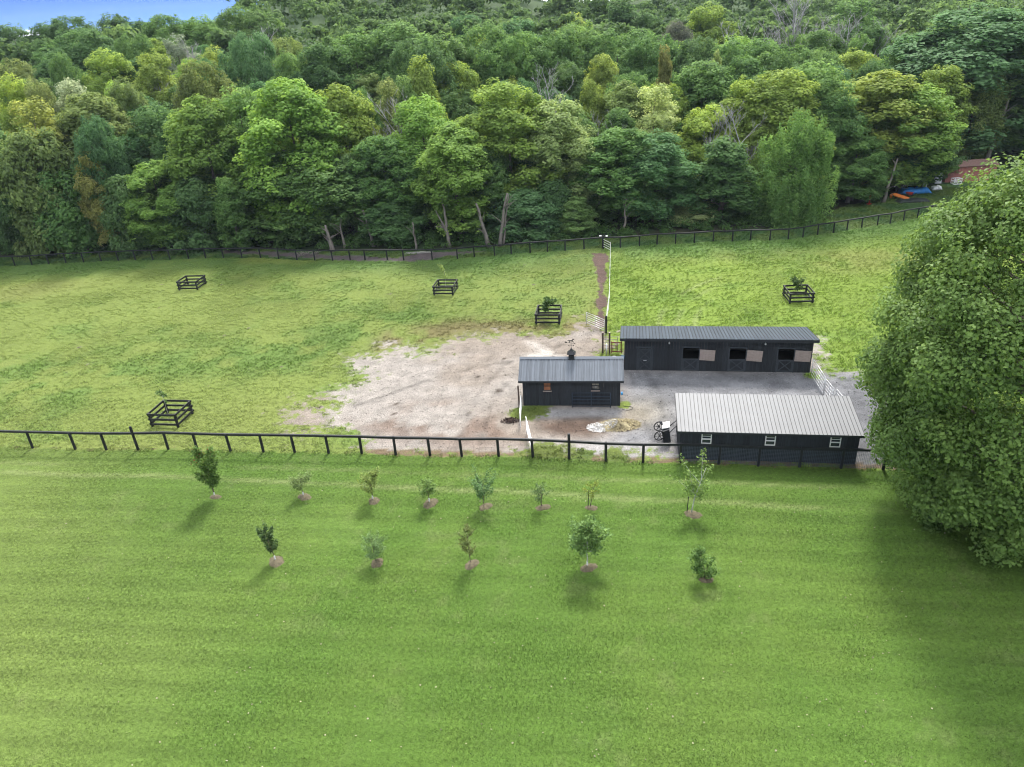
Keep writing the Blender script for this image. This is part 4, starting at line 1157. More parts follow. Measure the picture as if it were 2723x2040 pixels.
def mulch(x, y, r, label, seed):
    rng = random.Random(seed)
    n = 18
    vs, fs = [(0, 0, 0.10)], []
    for ring, (q, z) in enumerate(((0.55, 0.085), (1.0, -0.01))):
        for i in range(n):
            a = 2 * math.pi * i / n
            k = q * r * (1 + 0.18 * math.sin(2 * a + seed) + rng.uniform(-0.12, 0.12))
            vs.append((math.cos(a) * k * 1.12, math.sin(a) * k, z + rng.uniform(-0.012, 0.02) * (ring == 0)))
    for i in range(n):
        j = (i + 1) % n
        fs.append((0, 1 + i, 1 + j))
        fs.append((1 + i, 1 + n + i, 1 + n + j, 1 + j))
    o = MB().add(vs, fs).build("mulch_ring", M['mulch'], None, (x + 0.08, y - 0.12, 0.0), smooth=True)
    tag(o, label, 'mulch ring', 'mulch rings around the young lawn trees')

SAP = [  # name, label tail, x, y, h, crown r, foot, leaves, leaf size, tone, kwargs
    ("pear_tree", "tallest leafy young tree with reddish tips at the left of the lawn row", -20.42, 40.87, 3.9, 0.95, 0.75, 4080, 0.11, (0.075, 0.120, 0.036), dict(shape='up', branches=34, stem=0.045, tips=(0.30, 0.11, 0.05), guard=True)),
    ("apple_tree", "short pale green young tree, second from left in the back lawn row", -14.29, 40.20, 1.6, 0.75, 0.6, 1054, 0.085, (0.13, 0.165, 0.075), dict(shape='round', branches=16, guard=True)),
    ("apple_tree", "young tree with yellowish shoots, third from left in the back lawn row", -9.54, 39.26, 1.9, 0.80, 0.35, 1530, 0.085, (0.15, 0.18, 0.065), dict(shape='up', branches=20, guard=True)),
    ("apple_tree", "young tree with white wrapped trunk, fourth in the back lawn row", -5.80, 38.57, 2.0, 0.70, 0.55, 1292, 0.085, (0.12, 0.17, 0.065), dict(shape='oval', branches=18, guard=True)),
    ("apple_tree", "blue green young tree, fifth from left in the back lawn row", -2.26, 37.83, 1.85, 0.85, 0.45, 1530, 0.09, (0.080, 0.132, 0.062), dict(shape='up', branches=18)),
    ("cherry_tree", "thin young tree with a dark bare leader, sixth in the back lawn row", 1.36, 37.37, 1.75, 0.65, 0.4, 510, 0.085, (0.085, 0.125, 0.055), dict(shape='oval', branches=12, stem=0.035)),
    ("cherry_tree", "almost leafless young tree with a yellow tuft, seventh in the back lawn row", 4.36, 37.00, 1.9, 0.6, 0.9, 289, 0.09, (0.135, 0.16, 0.04), dict(shape='round', branches=8, stem=0.035, lean=(0.35, 0))),
    ("cherry_tree", "lanky pale stemmed young tree leaning right, last of the back lawn row", 10.38, 35.71, 3.4, 1.35, 1.2, 884, 0.12, (0.115, 0.165, 0.055), dict(shape='up', branches=9, stem=0.04, pale=True, lean=(0.75, 0.2))),
    ("plum_tree", "dark narrow young tree leaning left, first of the front lawn row", -14.52, 33.86, 2.4, 0.55, 0.45, 1870, 0.085, (0.055, 0.085, 0.036), dict(shape='up', branches=20, lean=(-0.28, 0), guard=True)),
    ("willow_shrub", "wispy fine leaved shrub, second of the front lawn row", -8.52, 33.14, 1.8, 0.75, 0.1, 1530, 0.13, (0.125, 0.175, 0.085), dict(shape='wisp', branches=30, stem=0.018)),
    ("plum_tree", "sparse brownish young tree, third of the front lawn row", -3.03, 32.49, 2.6, 0.55, 0.5, 1190, 0.07, (0.100, 0.115, 0.045), dict(shape='up', branches=22)),
    ("peach_tree", "lush leafy young tree with drooping leaves, fourth of the front lawn row", 3.54, 31.61, 3.3, 1.15, 0.95, 2550, 0.14, (0.105, 0.160, 0.060), dict(shape='oval', branches=26, stem=0.04, pale=True, guard=True)),
    ("plum_tree", "low bushy green young tree leaning left, last of the front lawn row", 9.68, 30.05, 1.95, 0.75, 0.2, 1530, 0.10, (0.080, 0.130, 0.045), dict(shape='oval', branches=20, lean=(-0.3, 0.1))),
]
for i, (nm, lab, x, y, h, cr, ft, nl, ls, tone, kw) in enumerate(SAP):
    sapling(nm, lab, x, y, h, cr, ft, nl, ls, tone, 900 + i, **kw)
    mulch(x, y, 0.8 * (0.42, 0.55, 0.5, 0.62, 0.5, 0.5, 0.42, 0.55, 0.62, 0.5, 0.5, 0.5, 0.42)[i], "mulch patch under the " + lab.replace(" from left", "").replace(" in the back lawn row", " in the back row").replace(" of the front lawn row", " of the front row").replace(" of the back lawn row", " of the back row").replace(" with reddish tips at the left of the lawn row", " with reddish tips").replace(" with a dark bare leader", "").replace(" with a yellow tuft", ""), 40 + i)
st = thing("wooden_stake", "dark stake beside the lanky leaning young tree", "stake", (10.15, 35.85, 0), 0)
MB().tube([(0, 0, -0.1), (0.04, 0, 1.15)], [0.028, 0.024], 6).build("shaft", M['fence'], st)
st = thing("wooden_stake", "dark stake against the almost leafless young tree", "stake", (4.25, 37.02, 0), 0)
MB().tube([(0, 0, -0.1), (0.02, 0, 1.25)], [0.03, 0.026], 6).build("shaft", M['fence'], st)

# ------------------------------------------------------------------ fences
def wire_panel_mesh(name, mat, rows=8, cols=16, w=0.006):
    """unit bay: x from 0 to 1, z from 0 to 1, wires of real thickness"""
    mb = MB()
    for i in range(rows + 1):
        mb.box((0.5, 0, i / rows), (1.0, w, w * 0.8))
    for j in range(1, cols):
        mb.box((j / cols, 0, 0.5), (w * 0.45, w, 1.0))
    return mb.mesh(name, mat)
M['wire'] = mat_plain("dark_fence_wire", (0.035, 0.04, 0.045), 0.6, metal=0.2, var=0.2)
WIRE = wire_panel_mesh("wire_panel", M['wire'], 4, 6, 0.003)
M['net_wire'] = mat_plain("blue_grey_mesh", (0.075, 0.095, 0.125), 0.6, var=0.2)
WIRE_FINE = wire_panel_mesh("wire_panel", M['net_wire'], 12, 24, 0.010)

POST_MESH = MB().tube([(0, 0, -0.12), (0, 0, 0.97), (0, 0, 1.0)], [0.5, 0.5, 0.4], 8).mesh("fence_post", M['fence'], False)
def post_rail_fence(name, label, posts, height, thick, rail_w, rail_h, tall=(), fine=None, wire_foot=0.12):
    x0, y0 = posts[0]
    f = thing(name, label, 'fence', (x0, y0, 0))
    rng = random.Random(len(posts))
    tops = []
    for i, (x, y) in enumerate(posts):
        h = height * rng.uniform(0.97, 1.03) + (0.55 if i in tall else 0)
        o = link("post", POST_MESH, f, (x - x0, y - y0, 0), (rng.uniform(-.02, .02), rng.uniform(-.02, .02), rng.uniform(0, 3)), (thick * 2, thick * 2, h))
        tops.append(Vector((x - x0, y - y0, height - rail_h * 0.45 + rng.uniform(-0.02, 0.02))))
    for i in range(len(posts) - 1):
        a, b = tops[i], tops[i + 1]
        strut("rail", M['fence'], f, a, b, rail_w, rail_h)
        d = b - a
        o = link("wire_panel", WIRE_FINE if fine and fine(i) else WIRE, f, (a.x, a.y - thick * 0.6, wire_foot), (0, 0, math.atan2(d.y, d.x)), (d.xy.length, 1, height - wire_foot - rail_h))
    return f
post_rail_fence("paddock_fence", "black post and rail fence with wire mesh along the lawn", FRONT_POSTS, 1.52, 0.10, 0.13, 0.16, tall=(5, 18), fine=lambda i: i >= 21)
post_rail_fence("paddock_fence", "long black post and rail fence with wire mesh before the wood", FAR_POSTS, 1.40, 0.09, 0.12, 0.14)

# white tape fence dividing the pasture
def tape_fence():
    pts = [(12.71, 90.6), (13.35, 88.6), (12.9, 85.6), (12.4, 82.4), (11.9, 79.2), (11.4, 76.0), (10.9, 72.8), (10.3, 69.4), (9.7, 66.4), (9.26, 63.9)]
    f = thing("tape_fence", "white tape fence dividing the two pastures", "fence", (pts[0][0], pts[0][1], 0))
    q = [Vector((x - pts[0][0], y - pts[0][1], 0)) for x, y in pts]
    for i, p in enumerate(q):
        if i == 0:
            link("post", POST_MESH, f, p + Vector((0, -0.25, 0)), (0, 0, 0), (0.18, 0.18, 1.75))
        elif i < len(q) - 1:
            MB().tube([(0, 0, -0.1), (0, 0, 1.35)], 0.03, 6).build("line_post", M['white'], f, p)
    for i in range(len(q) - 1):
        for z in (0.35, 0.65, 0.95, 1.25):
            a = q[i] + Vector((0, -0.25 if i == 0 else 0, z)); b = q[i + 1] + Vector((0, 0, z))
            strut("tape", M['tape'], f, a, b, 0.012, 0.05)
    for dx in (-0.35, 0.45):
        MB().box((0, 0, 0), (0.26, 0.2, 0.1)).build("insulator_cap", M['white'], f, (dx, -0.2, 1.62 if dx > 0 else 1.70))
    strut("cap_arm", M['fence'], f, (-0.4, -0.2, 1.58), (0.5, -0.2, 1.54), 0.06, 0.06)
tape_fence()
gp = thing("gate_post", "black post holding the white tube gate at the end of the tape fence", "post", (9.24, 63.75, 0))
link("shaft", POST_MESH, gp, (0, 0, 0), (0, 0, 0), (0.2, 0.2, 1.75))

def tube_gate(name, label, a, b, h, rails, mat, foot=0.18, r=0.028, uprights=1, braces=False, lean=(0, 0), group=None, base_z=0.0):
    a, b = Vector((a[0], a[1], 0)), Vector((b[0], b[1], 0))
    d = b - a
    L = d.length
    g = thing(name, label, 'gate', (a.x, a.y, base_z), math.atan2(d.y, d.x), group)
    g.rotation_euler = (lean[0], 0, math.atan2(d.y, d.x))
    for i in range(rails):
        z = foot + (h - foot) * i / (rails - 1)
        MB().tube([(0, 0, z), (L, 0, z)], r * 0.85, 8).build("rail", mat, g, smooth=True)
    for k in range(uprights + 2):
        x = L * k / (uprights + 1)
        z0 = 0.0 if k in (0, uprights + 1) else foot
        MB().tube([(x, 0, z0), (x, 0, h)], r if k in (0, uprights + 1) else r * 0.8, 8).build("upright", mat, g, smooth=True)
    return g
tube_gate("tube_gate", "white tube gate standing ajar at the end of the tape fence", (9.1, 64.0), (7.65, 66.2), 1.25, 6, M['galv'], uprights=1)
tube_gate("tube_gate", "white tube panel running from the long stable, farthest of three", (24.25, 52.35), (23.9, 49.15), 1.55, 6, M['galv'], uprights=2, group="white tube panels between stable and shed")
tube_gate("tube_gate", "white tube panel between the other two beside the gravel yard", (23.88, 48.95), (23.8, 47.35), 1.5, 6, M['galv'], uprights=1, group="white tube panels between stable and shed")
tube_gate("tube_gate", "white tube panel nearest to the pale roofed shed", (23.98, 47.3), (23.9, 45.4), 1.5, 6, M['galv'], uprights=1, group="white tube panels between stable and shed")
# the two white panels between the small shed and the lawn fence
def solid_panel(label, a, b, z0, z1):
    a, b = Vector((a[0], a[1], 0)), Vector((b[0], b[1], 0))
    d = b - a
    g = thing("tape_fence", label, "fence", (a.x, a.y, 0), math.atan2(d.y, d.x), "white tape panels beside the small shed")
    L = d.length
    for k in range(4):
        z = z0 + (z1 - z0) * k / 3
        block("tape", M['tape'], g, (L / 2, 0, z), (L, 0.035, 0.085))
    for x in (0.0, L):
        MB().tube([(x, 0, 0), (x, 0, z1 + 0.05)], 0.03, 6).build("line_post", M['white'], g)
    return g
solid_panel("white tape panel at the corner of the small black shed", (0.62, 50.0), (0.42, 47.3), 0.35, 1.2)
solid_panel("white tape panel reaching the lawn fence", (0.85, 46.5), (1.1, 43.2), 0.35, 1.3)

# dark gate leaning on the small shed's front
gx, gy = 0.81 + 3.75 * math.cos(R(-8)), 50.61 + 3.75 * math.sin(R(-8))
tube_gate("tube_gate", "dark blue tube gate leaning against the front of the small shed", (gx + 0.05, gy - 0.32), (gx + 0.05 + 2.95 * math.cos(R(-8)), gy - 0.32 + 2.95 * math.sin(R(-8))), 1.2, 5, M['gate_black'], foot=0.1, r=0.03, uprights=1, lean=(-0.16, 0))

# ------------------------------------------------------------------ tree guards in the pasture
def tree_guard(label, x, y, ang, side, depth, h):
    g = thing("tree_guard", label, "tree guard", (x, y, 0), R(ang), "square black rail tree guards in the pasture")
    hx, hy = side / 2, depth / 2
    cs = [(-hx, -hy), (hx, -hy), (hx, hy), (-hx, hy)]
    for (px, py) in cs:
        block("post", M['fence'], g, (px, py, h / 2 - 0.06), (0.15, 0.15, h + 0.1))
    for lev in range(3):
        z = h * (0.22 + 0.36 * lev)
        for i in range(4):
            (ax, ay), (bx, by) = cs[i], cs[(i + 1) % 4]
            ox, oy = ((0, -0.085), (0.085, 0), (0, 0.085), (-0.085, 0))[i]
            d = Vector((bx - ax, by - ay, 0)).normalized() * (0.14 if i % 2 == 0 else 0.06)
            strut("rail", M['fence'], g, (ax + ox - d.x, ay + oy - d.y, z), (bx + ox + d.x, by + oy + d.y, z), 0.06, 0.165)
    return g
tree_guard("nearest black rail tree guard, close to the lawn fence at left", -27.5, 52.0, -9.8, 2.2, 2.15, 1.2)
tree_guard("black rail tree guard with no sapling showing at the far left of the pasture", -38.0, 85.7, -7.6, 2.3, 2.1, 1.1)
tree_guard("black rail tree guard around the pale yellow sapling near the far fence", -6.75, 78.15, -10.6, 2.1, 2.2, 1.05)
tree_guard("black rail tree guard beside the bare yard with the dark leafy sapling", 4.1, 67.95, -9.6, 2.25, 2.35, 1.1)
tree_guard("black rail tree guard in the pasture behind the long stable", 29.5, 69.1, -5.3, 2.2, 2.3, 1.1)
GP = "saplings inside the tree guards"
sapling("guarded_sapling", "spindly sapling with few leaves in the nearest tree guard", -27.9, 52.3, 2.9, 0.55, 1.6, 130, 0.15, (0.07, 0.11, 0.04), 701, branches=7, stem=0.02, pale=True, group=GP)
sapling("guarded_sapling", "tiny low sapling inside the far left tree guard", -38.0, 85.8, 0.8, 0.3, 0.2, 60, 0.11, (0.07, 0.12, 0.04), 702, branches=6, stem=0.015, group=GP)
sapling("guarded_sapling", "pale yellow sapling in the tree guard near the far fence", -6.7, 78.3, 2.8, 0.8, 1.5, 240, 0.15, (0.15, 0.19, 0.07), 703, branches=7, stem=0.018, pale=True, shape='up', group=GP)
sapling("guarded_sapling", "dark leafy sapling in the tree guard beside the yard", 4.1, 68.1, 2.3, 0.8, 0.9, 620, 0.18, (0.05, 0.085, 0.03), 704, branches=12, stem=0.02, group=GP)
sapling("guarded_sapling", "round headed dark sapling in the guard behind the long stable", 29.4, 69.2, 2.3, 0.75, 1.1, 620, 0.17, (0.055, 0.085, 0.032), 705, branches=12, stem=0.02, shape='round', group=GP)

# ------------------------------------------------------------------ buildings
def board_wall(parent, a, b, h0, h1, holes, mat, thick=0.03, width=0.25, seed=0, foot=0.0):
    """vertical boards from a to b (local x, y); wall height goes from h0 to h1; holes = (u0, u1, z0, z1)"""
    a, b = Vector((a[0], a[1], 0)), Vector((b[0], b[1], 0))
    d = b - a
    L = d.length
    rz = math.atan2(d.y, d.x)
    w = node("wall", parent, a, (0, 0, rz))
    rng = random.Random(seed)
    n = max(int(round(L / width)), 1)
    edges = [L * i / n for i in range(n + 1)]
    for hu0, hu1, z0, z1 in holes:
        edges += [hu0, hu1]
    edges = sorted(set(round(e, 3) for e in edges))
    edges = [e for i, e in enumerate(edges) if i == 0 or e - edges[i - 1] > 0.02 or any(abs(e - q) < 1e-3 for hh in holes for q in hh[:2])]
    for i in range(len(edges) - 1):
        u0, u1 = edges[i], edges[i + 1]
        if u1 - u0 < 0.004:
            continue
        um = (u0 + u1) / 2
        top = h0 + (h1 - h0) * um / L
        spans = [(foot, top)]
        for hu0, hu1, z0, z1 in holes:
            if hu0 - 1e-3 <= um <= hu1 + 1e-3:
                spans = [s for (p, q) in spans for s in ((p, min(q, z0)), (max(p, z1), q)) if s[1] - s[0] > 0.01]
        off = (0.006 if i % 2 else -0.006) + rng.uniform(-0.003, 0.003)
        for (p, q) in spans:
            block("board", mat, w, (um, off, (p + q) / 2), (u1 - u0 - 0.006, thick, q - p))
    return w

def roof_sheets(parent, name, w_total, slope_len, origin, pitch, mat, rib_mat, panel_w, rib_h=0.03, thick=0.025, toward_front=True, rib_w=0.045):
    """roof plane whose strips run up the slope; origin is the front left eave corner in local space"""
    rf = node(name, parent, origin, (pitch, 0, 0))
    n = int(round(w_total / panel_w))
    pw = w_total / n
    pan = MB().box((0, 0, 0), (pw - 0.004, slope_len, thick)).mesh("roof_panel", mat)
    rib = MB().prism([(-rib_w / 2, 0), (rib_w / 2, 0), (rib_w * 0.28, rib_h), (-rib_w * 0.28, rib_h)], -slope_len / 2, slope_len / 2).mesh("roof_rib", rib_mat)
    for i in range(n):
        link("roof_panel", pan, rf, ((i + 0.5) * pw, slope_len / 2, 0))
        link("roof_rib", rib, rf, (i * pw + (rib_w / 2 if i == 0 else 0), slope_len / 2, thick / 2 + 0.001))
    link("roof_rib", rib, rf, (w_total - rib_w / 2, slope_len / 2, thick / 2 + 0.001))
    return rf

def sash_window(parent, u, z0, w, h, mat, y=-0.03, muntins=(1, 2), glass=None, sill=True, sill_gap=0.0, name="window", bar=0.055):
    """window in a wall whose outer face looks to local -y"""
    wd = node(name, parent, (u, y, z0))
    block("frame_side", mat, wd, (-w / 2 + bar / 2, 0, h / 2), (bar, 0.06, h))
    block("frame_side", mat, wd, (w / 2 - bar / 2, 0, h / 2), (bar, 0.06, h))
    block("frame_head", mat, wd, (0, 0, h - bar / 2), (w - 2 * bar, 0.058, bar))
    block("frame_foot", mat, wd, (0, 0, bar / 2), (w - 2 * bar, 0.058, bar))
    block("meeting_rail", mat, wd, (0, -0.004, h * 0.46), (w - 2 * bar, 0.06, bar * 1.1))
    block("pane", glass or M['glass'], wd, (0, 0.028, h * 0.73), (w - 2 * bar, 0.012, h * 0.54))
    block("pane", M['glass'], wd, (0, 0.032, h * 0.23), (w - 2 * bar, 0.012, h * 0.46))
    for i in range(muntins[1]):
        block("muntin", mat, wd, (0, 0.004, h * 0.46 + h * 0.54 * (i + 1) / (muntins[1] + 1)), (w - 2 * bar, 0.03, bar * 0.5))
    for i in range(muntins[0]):
        block("muntin", mat, wd, (-w / 2 + w * (i + 1) / (muntins[0] + 1), 0.002, h * 0.73), (bar * 0.4, 0.03, h * 0.5))
    if sill:
        block("sill", mat, wd, (-0.01, -0.05, -0.05 - sill_gap), (w + 0.06, 0.12, 0.055))
    return wd

# --- the long stable
def stable():
    L, D, HF, HB = 15.0, 4.1, 2.86, 2.10
    s = thing("stable_building", "long black stable with three open stall doors behind the gravel yard", "stable", (9.63, 55.72, 0), R(-10.4))
    stalls = [(4.80, 6.08), (8.56, 9.83), (12.38, 13.60)]
    holes = [(1.15, 2.22, 0.0, 2.0)] + [(a, b, 0.0, 2.13) for a, b in stalls]
    board_wall(s, (0, 0), (L, 0), HF, HF, holes, M['board'], seed=1)
    board_wall(s, (0, D), (0, 0.02), HB, HF, [], M['board'], seed=2)
    board_wall(s, (L, 0.02), (L, D), HF, HB, [], M['board'], seed=3)
    board_wall(s, (L, D), (0, D), HB, HB, [], M['board'], seed=4)
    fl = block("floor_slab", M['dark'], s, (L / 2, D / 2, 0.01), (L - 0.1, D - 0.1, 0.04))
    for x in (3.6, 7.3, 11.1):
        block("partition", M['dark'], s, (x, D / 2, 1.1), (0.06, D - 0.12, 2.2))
    block("kick_board", M['oldwood'], s, (L / 2, D - 0.05, 0.8), (L - 0.2, 0.03, 1.4))
    # roof
    ov, pitch = 0.36, math.atan2(HB - HF, D)
    slope = (D + 0.62) / math.cos(pitch)
    roof_sheets(s, "roof", L + 0.75, slope, (-0.4, -ov, HF + 0.21), pitch, M['roof'], M['seam'], 0.27)
    block("fascia", M['trim'], s, (L / 2 - 0.02, -ov + 0.012, HF + 0.065), (L + 0.75, 0.035, 0.22))
    for x in (-0.39, L + 0.34):
        strut("barge_board", M['trim'], s, (x, -ov + 0.04, HF + 0.085), (x, D + 0.25, HF + 0.085 - (D + 0.25 + ov) * 0.185), 0.03, 0.17)
    block("soffit", M['trim'], s, (L / 2, -ov / 2 - 0.01, HF + 0.0), (L + 0.5, ov - 0.06, 0.02))
    # closed door with cross braces
    d = node("door", s, (1.15, -0.035, 0.03))
    w, h = 1.07, 1.95
    block("leaf", M['board'], d, (w / 2, 0.03, h / 2), (w - 0.02, 0.03, h))
    for z in (0.05, h * 0.5, h - 0.05):
        block("rail", M['brace'], d, (w / 2, 0, z), (w - 0.22, 0.03, 0.1))
    for x in (0.06, w - 0.06):
        block("stile", M['brace'], d, (x, 0, h / 2), (0.1, 0.032, h))
    for z0, z1 in ((0.1, h * 0.5 - 0.05), (h * 0.5 + 0.05, h - 0.1)):
        strut("brace", M['brace'], d, (0.12, -0.002, z0), (w - 0.12, -0.002, z1), 0.024, 0.08)
        strut("brace", M['brace'], d, (0.12, 0.003, z1), (w - 0.12, 0.003, z0), 0.024, 0.08)
    block("latch", M['white'], d, (w * 0.52, -0.03, h * 0.47), (0.26, 0.02, 0.04))
    dt = node("door_trim", s, (0, -0.045, 0))
    block("jamb", M['brace'], dt, (1.08, 0, 1.05), (0.13, 0.04, 2.1))
    block("jamb", M['brace'], dt, (2.29, 0, 1.05), (0.13, 0.04, 2.1))
    block("head", M['brace'], dt, (1.685, -0.002, 2.15), (1.5, 0.042, 0.12))
    # three stalls
    for k, (a, b) in enumerate(stalls):
        w = b - a
        tr = node("stall_trim", s, (a, -0.04, 0))
        block("jamb", M['brace'], tr, (-0.05, 0, 1.08), (0.09, 0.035, 2.16))
        block("jamb", M['brace'], tr, (w + 0.05, 0, 1.08), (0.09, 0.035, 2.16))
        block("head", M['brace'], tr, (w / 2, -0.002, 2.18), (w + 0.2, 0.037, 0.09))
        hd = node("half_door", s, (a, -0.03, 0.04))
        hh = 1.1
        block("leaf", M['board'], hd, (w / 2, 0.025, hh / 2), (w - 0.02, 0.03, hh))
        block("rail", M['brace'], hd, (w / 2, 0, 0.06), (w - 0.2, 0.03, 0.1))
        block("rail", M['brace'], hd, (w / 2, 0, hh - 0.06), (w - 0.2, 0.03, 0.1))
        for x in (0.06, w - 0.06):
            block("stile", M['brace'], hd, (x, 0, hh / 2), (0.1, 0.032, hh))
        strut("brace", M['brace'], hd, (0.12, -0.002, 0.11), (w - 0.12, -0.002, hh - 0.11), 0.024, 0.075)
        strut("brace", M['brace'], hd, (0.12, 0.003, hh - 0.11), (w - 0.12, 0.003, 0.11), 0.024, 0.075)
        up = node("open_upper_door", s, (b + 0.02, -0.075, 1.08), (0, R((1.5, 2.0, 0.8)[k]), R((-5, -6, -4)[k])))
        n = 5
        for i in range(n):
            block("board", M['oldwood'], up, (0.05 + (i + 0.5) * 1.22 / n, (0.002 if i % 2 else -0.002), 0.46), (1.22 / n - 0.006, 0.035, 0.96))
    for x in (3.65, 11.28):
        lamp = node("wall_lamp", s, (x, -0.05, 2.62))
        MB().tube([(0, 0.04, 0.02), (0, -0.06, 0.02), (0, -0.08, -0.01)], [0.03, 0.03, 0.02], 8).build("bracket", M['white'], lamp)
        MB().tube([(0, -0.08, -0.12), (0, -0.08, -0.09), (0, -0.08, -0.04), (0, -0.08, 0.02), (0, -0.08, 0.04)], [0.025, 0.06, 0.075, 0.06, 0.02], 10).build("globe", M['white'], lamp, smooth=True)
    return s
stable()
bt = thing("feed_bucket", "blue bucket hung on the left end wall of the long stable", "bucket", (9.42, 55.4, 1.15))
MB().tube([(0, 0, 0), (0, 0, 0.3)], [0.11, 0.15], 10).build("pail", M['bluepl'], bt, smooth=True)
MB().tube([(-0.15, 0, 0.3), (-0.1, 0, 0.46), (0.1, 0, 0.46), (0.15, 0, 0.3)], 0.008, 4).build("handle", M['galv'], bt)

# --- the small shed with the cupola
def small_shed():
    L, D, H = 7.52, 3.1, 2.33
    s = thing("shed_building", "small black shed with grey ribbed gable roof and cupola", "shed", (0.81, 50.61, 0), R(-8.0))
    holes = [(1.62, 2.22, 1.34, 2.24), (5.34, 5.95, 1.38, 2.26)]
    rise = 0.96
    board_wall(s, (0, 0), (L, 0), H, H, holes, M['board'], seed=5)
    board_wall(s, (L, D), (0, D), H, H, [], M['board'], seed=6)
    for x, flip in ((0, True), (L, False)):
        for (ya, yb, ha, hb) in ((0.02, D / 2, H, H + rise), (D / 2, D - 0.02, H + rise, H)):
            board_wall(s, (x, ya), (x, yb), ha, hb, [], M['board'], seed=7)
    block("floor_slab", M['dark'], s, (L / 2, D / 2, 0.01), (L - 0.1, D - 0.1, 0.04))
    pitch = math.atan2(rise, D / 2)
    ov = 0.30
    sl = (D / 2 + ov) / math.cos(pitch)
    z_e = H + 0.1 - ov * math.tan(pitch) + 0.06
    roof_sheets(s, "roof", L + 0.58, sl, (-0.29, -ov, z_e), pitch, M['roof_blue'], M['roof_blue'], 0.20, rib_h=0.035, rib_w=0.06)
    back = node("back_slope", s, (L + 0.29, D + ov, z_e), (0, 0, math.pi))
    roof_sheets(back, "roof_plane", L + 0.58, sl, (0, 0, 0), pitch, M['roof_blue'], M['roof_blue'], 0.20, rib_h=0.035, rib_w=0.06)
    MB().prism([(D / 2 - 0.2, z_e + sl * math.sin(pitch) - 0.055), (D / 2, z_e + sl * math.sin(pitch) + 0.075), (D / 2 + 0.2, z_e + sl * math.sin(pitch) - 0.055), (D / 2, z_e + sl * math.sin(pitch) + 0.045)], -0.3, L + 0.3, 'x').build("ridge_cap", M['roof_blue'], s)
    block("fascia", M['trim'], s, (L / 2, -ov + 0.0, z_e - 0.085), (L + 0.58, 0.03, 0.15))
    for x in (-0.28, L + 0.28):
        for (y0, y1, z0, z1) in ((-ov + 0.03, D / 2, z_e - 0.09, z_e - 0.09 + (D / 2 + ov) * math.tan(pitch)), (D / 2, D + ov - 0.03, z_e - 0.09 + (D / 2 + ov) * math.tan(pitch), z_e - 0.09)):
            strut("barge_board", M['trim'], s, (x, y0, z0), (x, y1, z1), 0.03, 0.14)
    for (u, z0, w, h, gl) in ((1.92, 1.34, 0.60, 0.90, M['blind']), (5.645, 1.38, 0.61, 0.88, M['cream'])):
        wd = sash_window(s, u, z0, w, h, M['trim'], muntins=(1, 2), glass=gl, sill=False, bar=0.045)
        block("sill", M['oldwood'], wd, (0, -0.04, -0.035), (w + 0.08, 0.1, 0.05))
        for i in range(6):
            block("bar", M['trim'], wd, (-w / 2 + w * (i + 1) / 7, 0.012, h * 0.23), (0.018, 0.018, h * 0.4))
        if gl is M['blind']:
            block("blind", M['blind'], wd, (0, 0.02, h * 0.23), (w - 0.1, 0.008, h * 0.38))
    # cupola and horse weathervane
    zr = z_e + sl * math.sin(pitch)
    cu = node("cupola", s, (L / 2 + 0.02, D / 2, zr - 0.28))
    block("box", M['trim'], cu, (0, 0, 0.33), (0.42, 0.42, 0.66))
    block("skirt", M['trim'], cu, (0, 0, 0.10), (0.50, 0.50, 0.30))
    for sx in (-0.12, 0, 0.12):
        block("louvre", M['dark'], cu, (sx, -0.215, 0.48), (0.07, 0.012, 0.22))
    rp = [(0.33, 0.64), (0.30, 0.68), (0.14, 0.86), (0.03, 1.06)]
    vs, fs = [], []
    for r, z in rp:
        vs += [(-r, -r, z), (r, -r, z), (r, r, z), (-r, r, z)]
    for i in range(len(rp) - 1):
        for k in range(4):
            fs.append((i * 4 + k, i * 4 + (k + 1) % 4, i * 4 + 4 + (k + 1) % 4, i * 4 + 4 + k))
    fs += [(3, 2, 1, 0), (12, 13, 14, 15)]
    MB().add(vs, fs).build("cap", M['seam'], cu)
    vane = MB()
    vsc = 0.8
    vane.tube([(0, 0, 1.04), (0, 0, 1.78)], 0.014, 6)
    vane.tube([(0, 0, 1.10), (0, 0, 1.15), (0, 0, 1.20)], [0.01, 0.045, 0.01], 8)
    vane.tube([(0, 0, 1.28), (0, 0, 1.33), (0, 0, 1.40)], [0.01, 0.04, 0.01], 8)
    vane.bar((-0.22, 0, 1.34), (0.22, 0, 1.34), 0.016, 0.016)
    vane.bar((0, -0.22, 1.34), (0, 0.22, 1.34), 0.016, 0.016)
    for x in (-0.24, 0.24):
        vane.box((x, 0, 1.35), (0.06, 0.02, 0.09))
    vane.bar((-0.52, 0, 1.70), (0.34, 0, 1.58), 0.018, 0.018)
    vane.prism([(-0.60, 1.78), (-0.42, 1.76), (-0.40, 1.66), (-0.52, 1.64), (-0.64, 1.70)], -0.012, 0.012)
    vane.prism([(0.30, 1.64), (0.42, 1.57), (0.30, 1.53)], -0.012, 0.012)
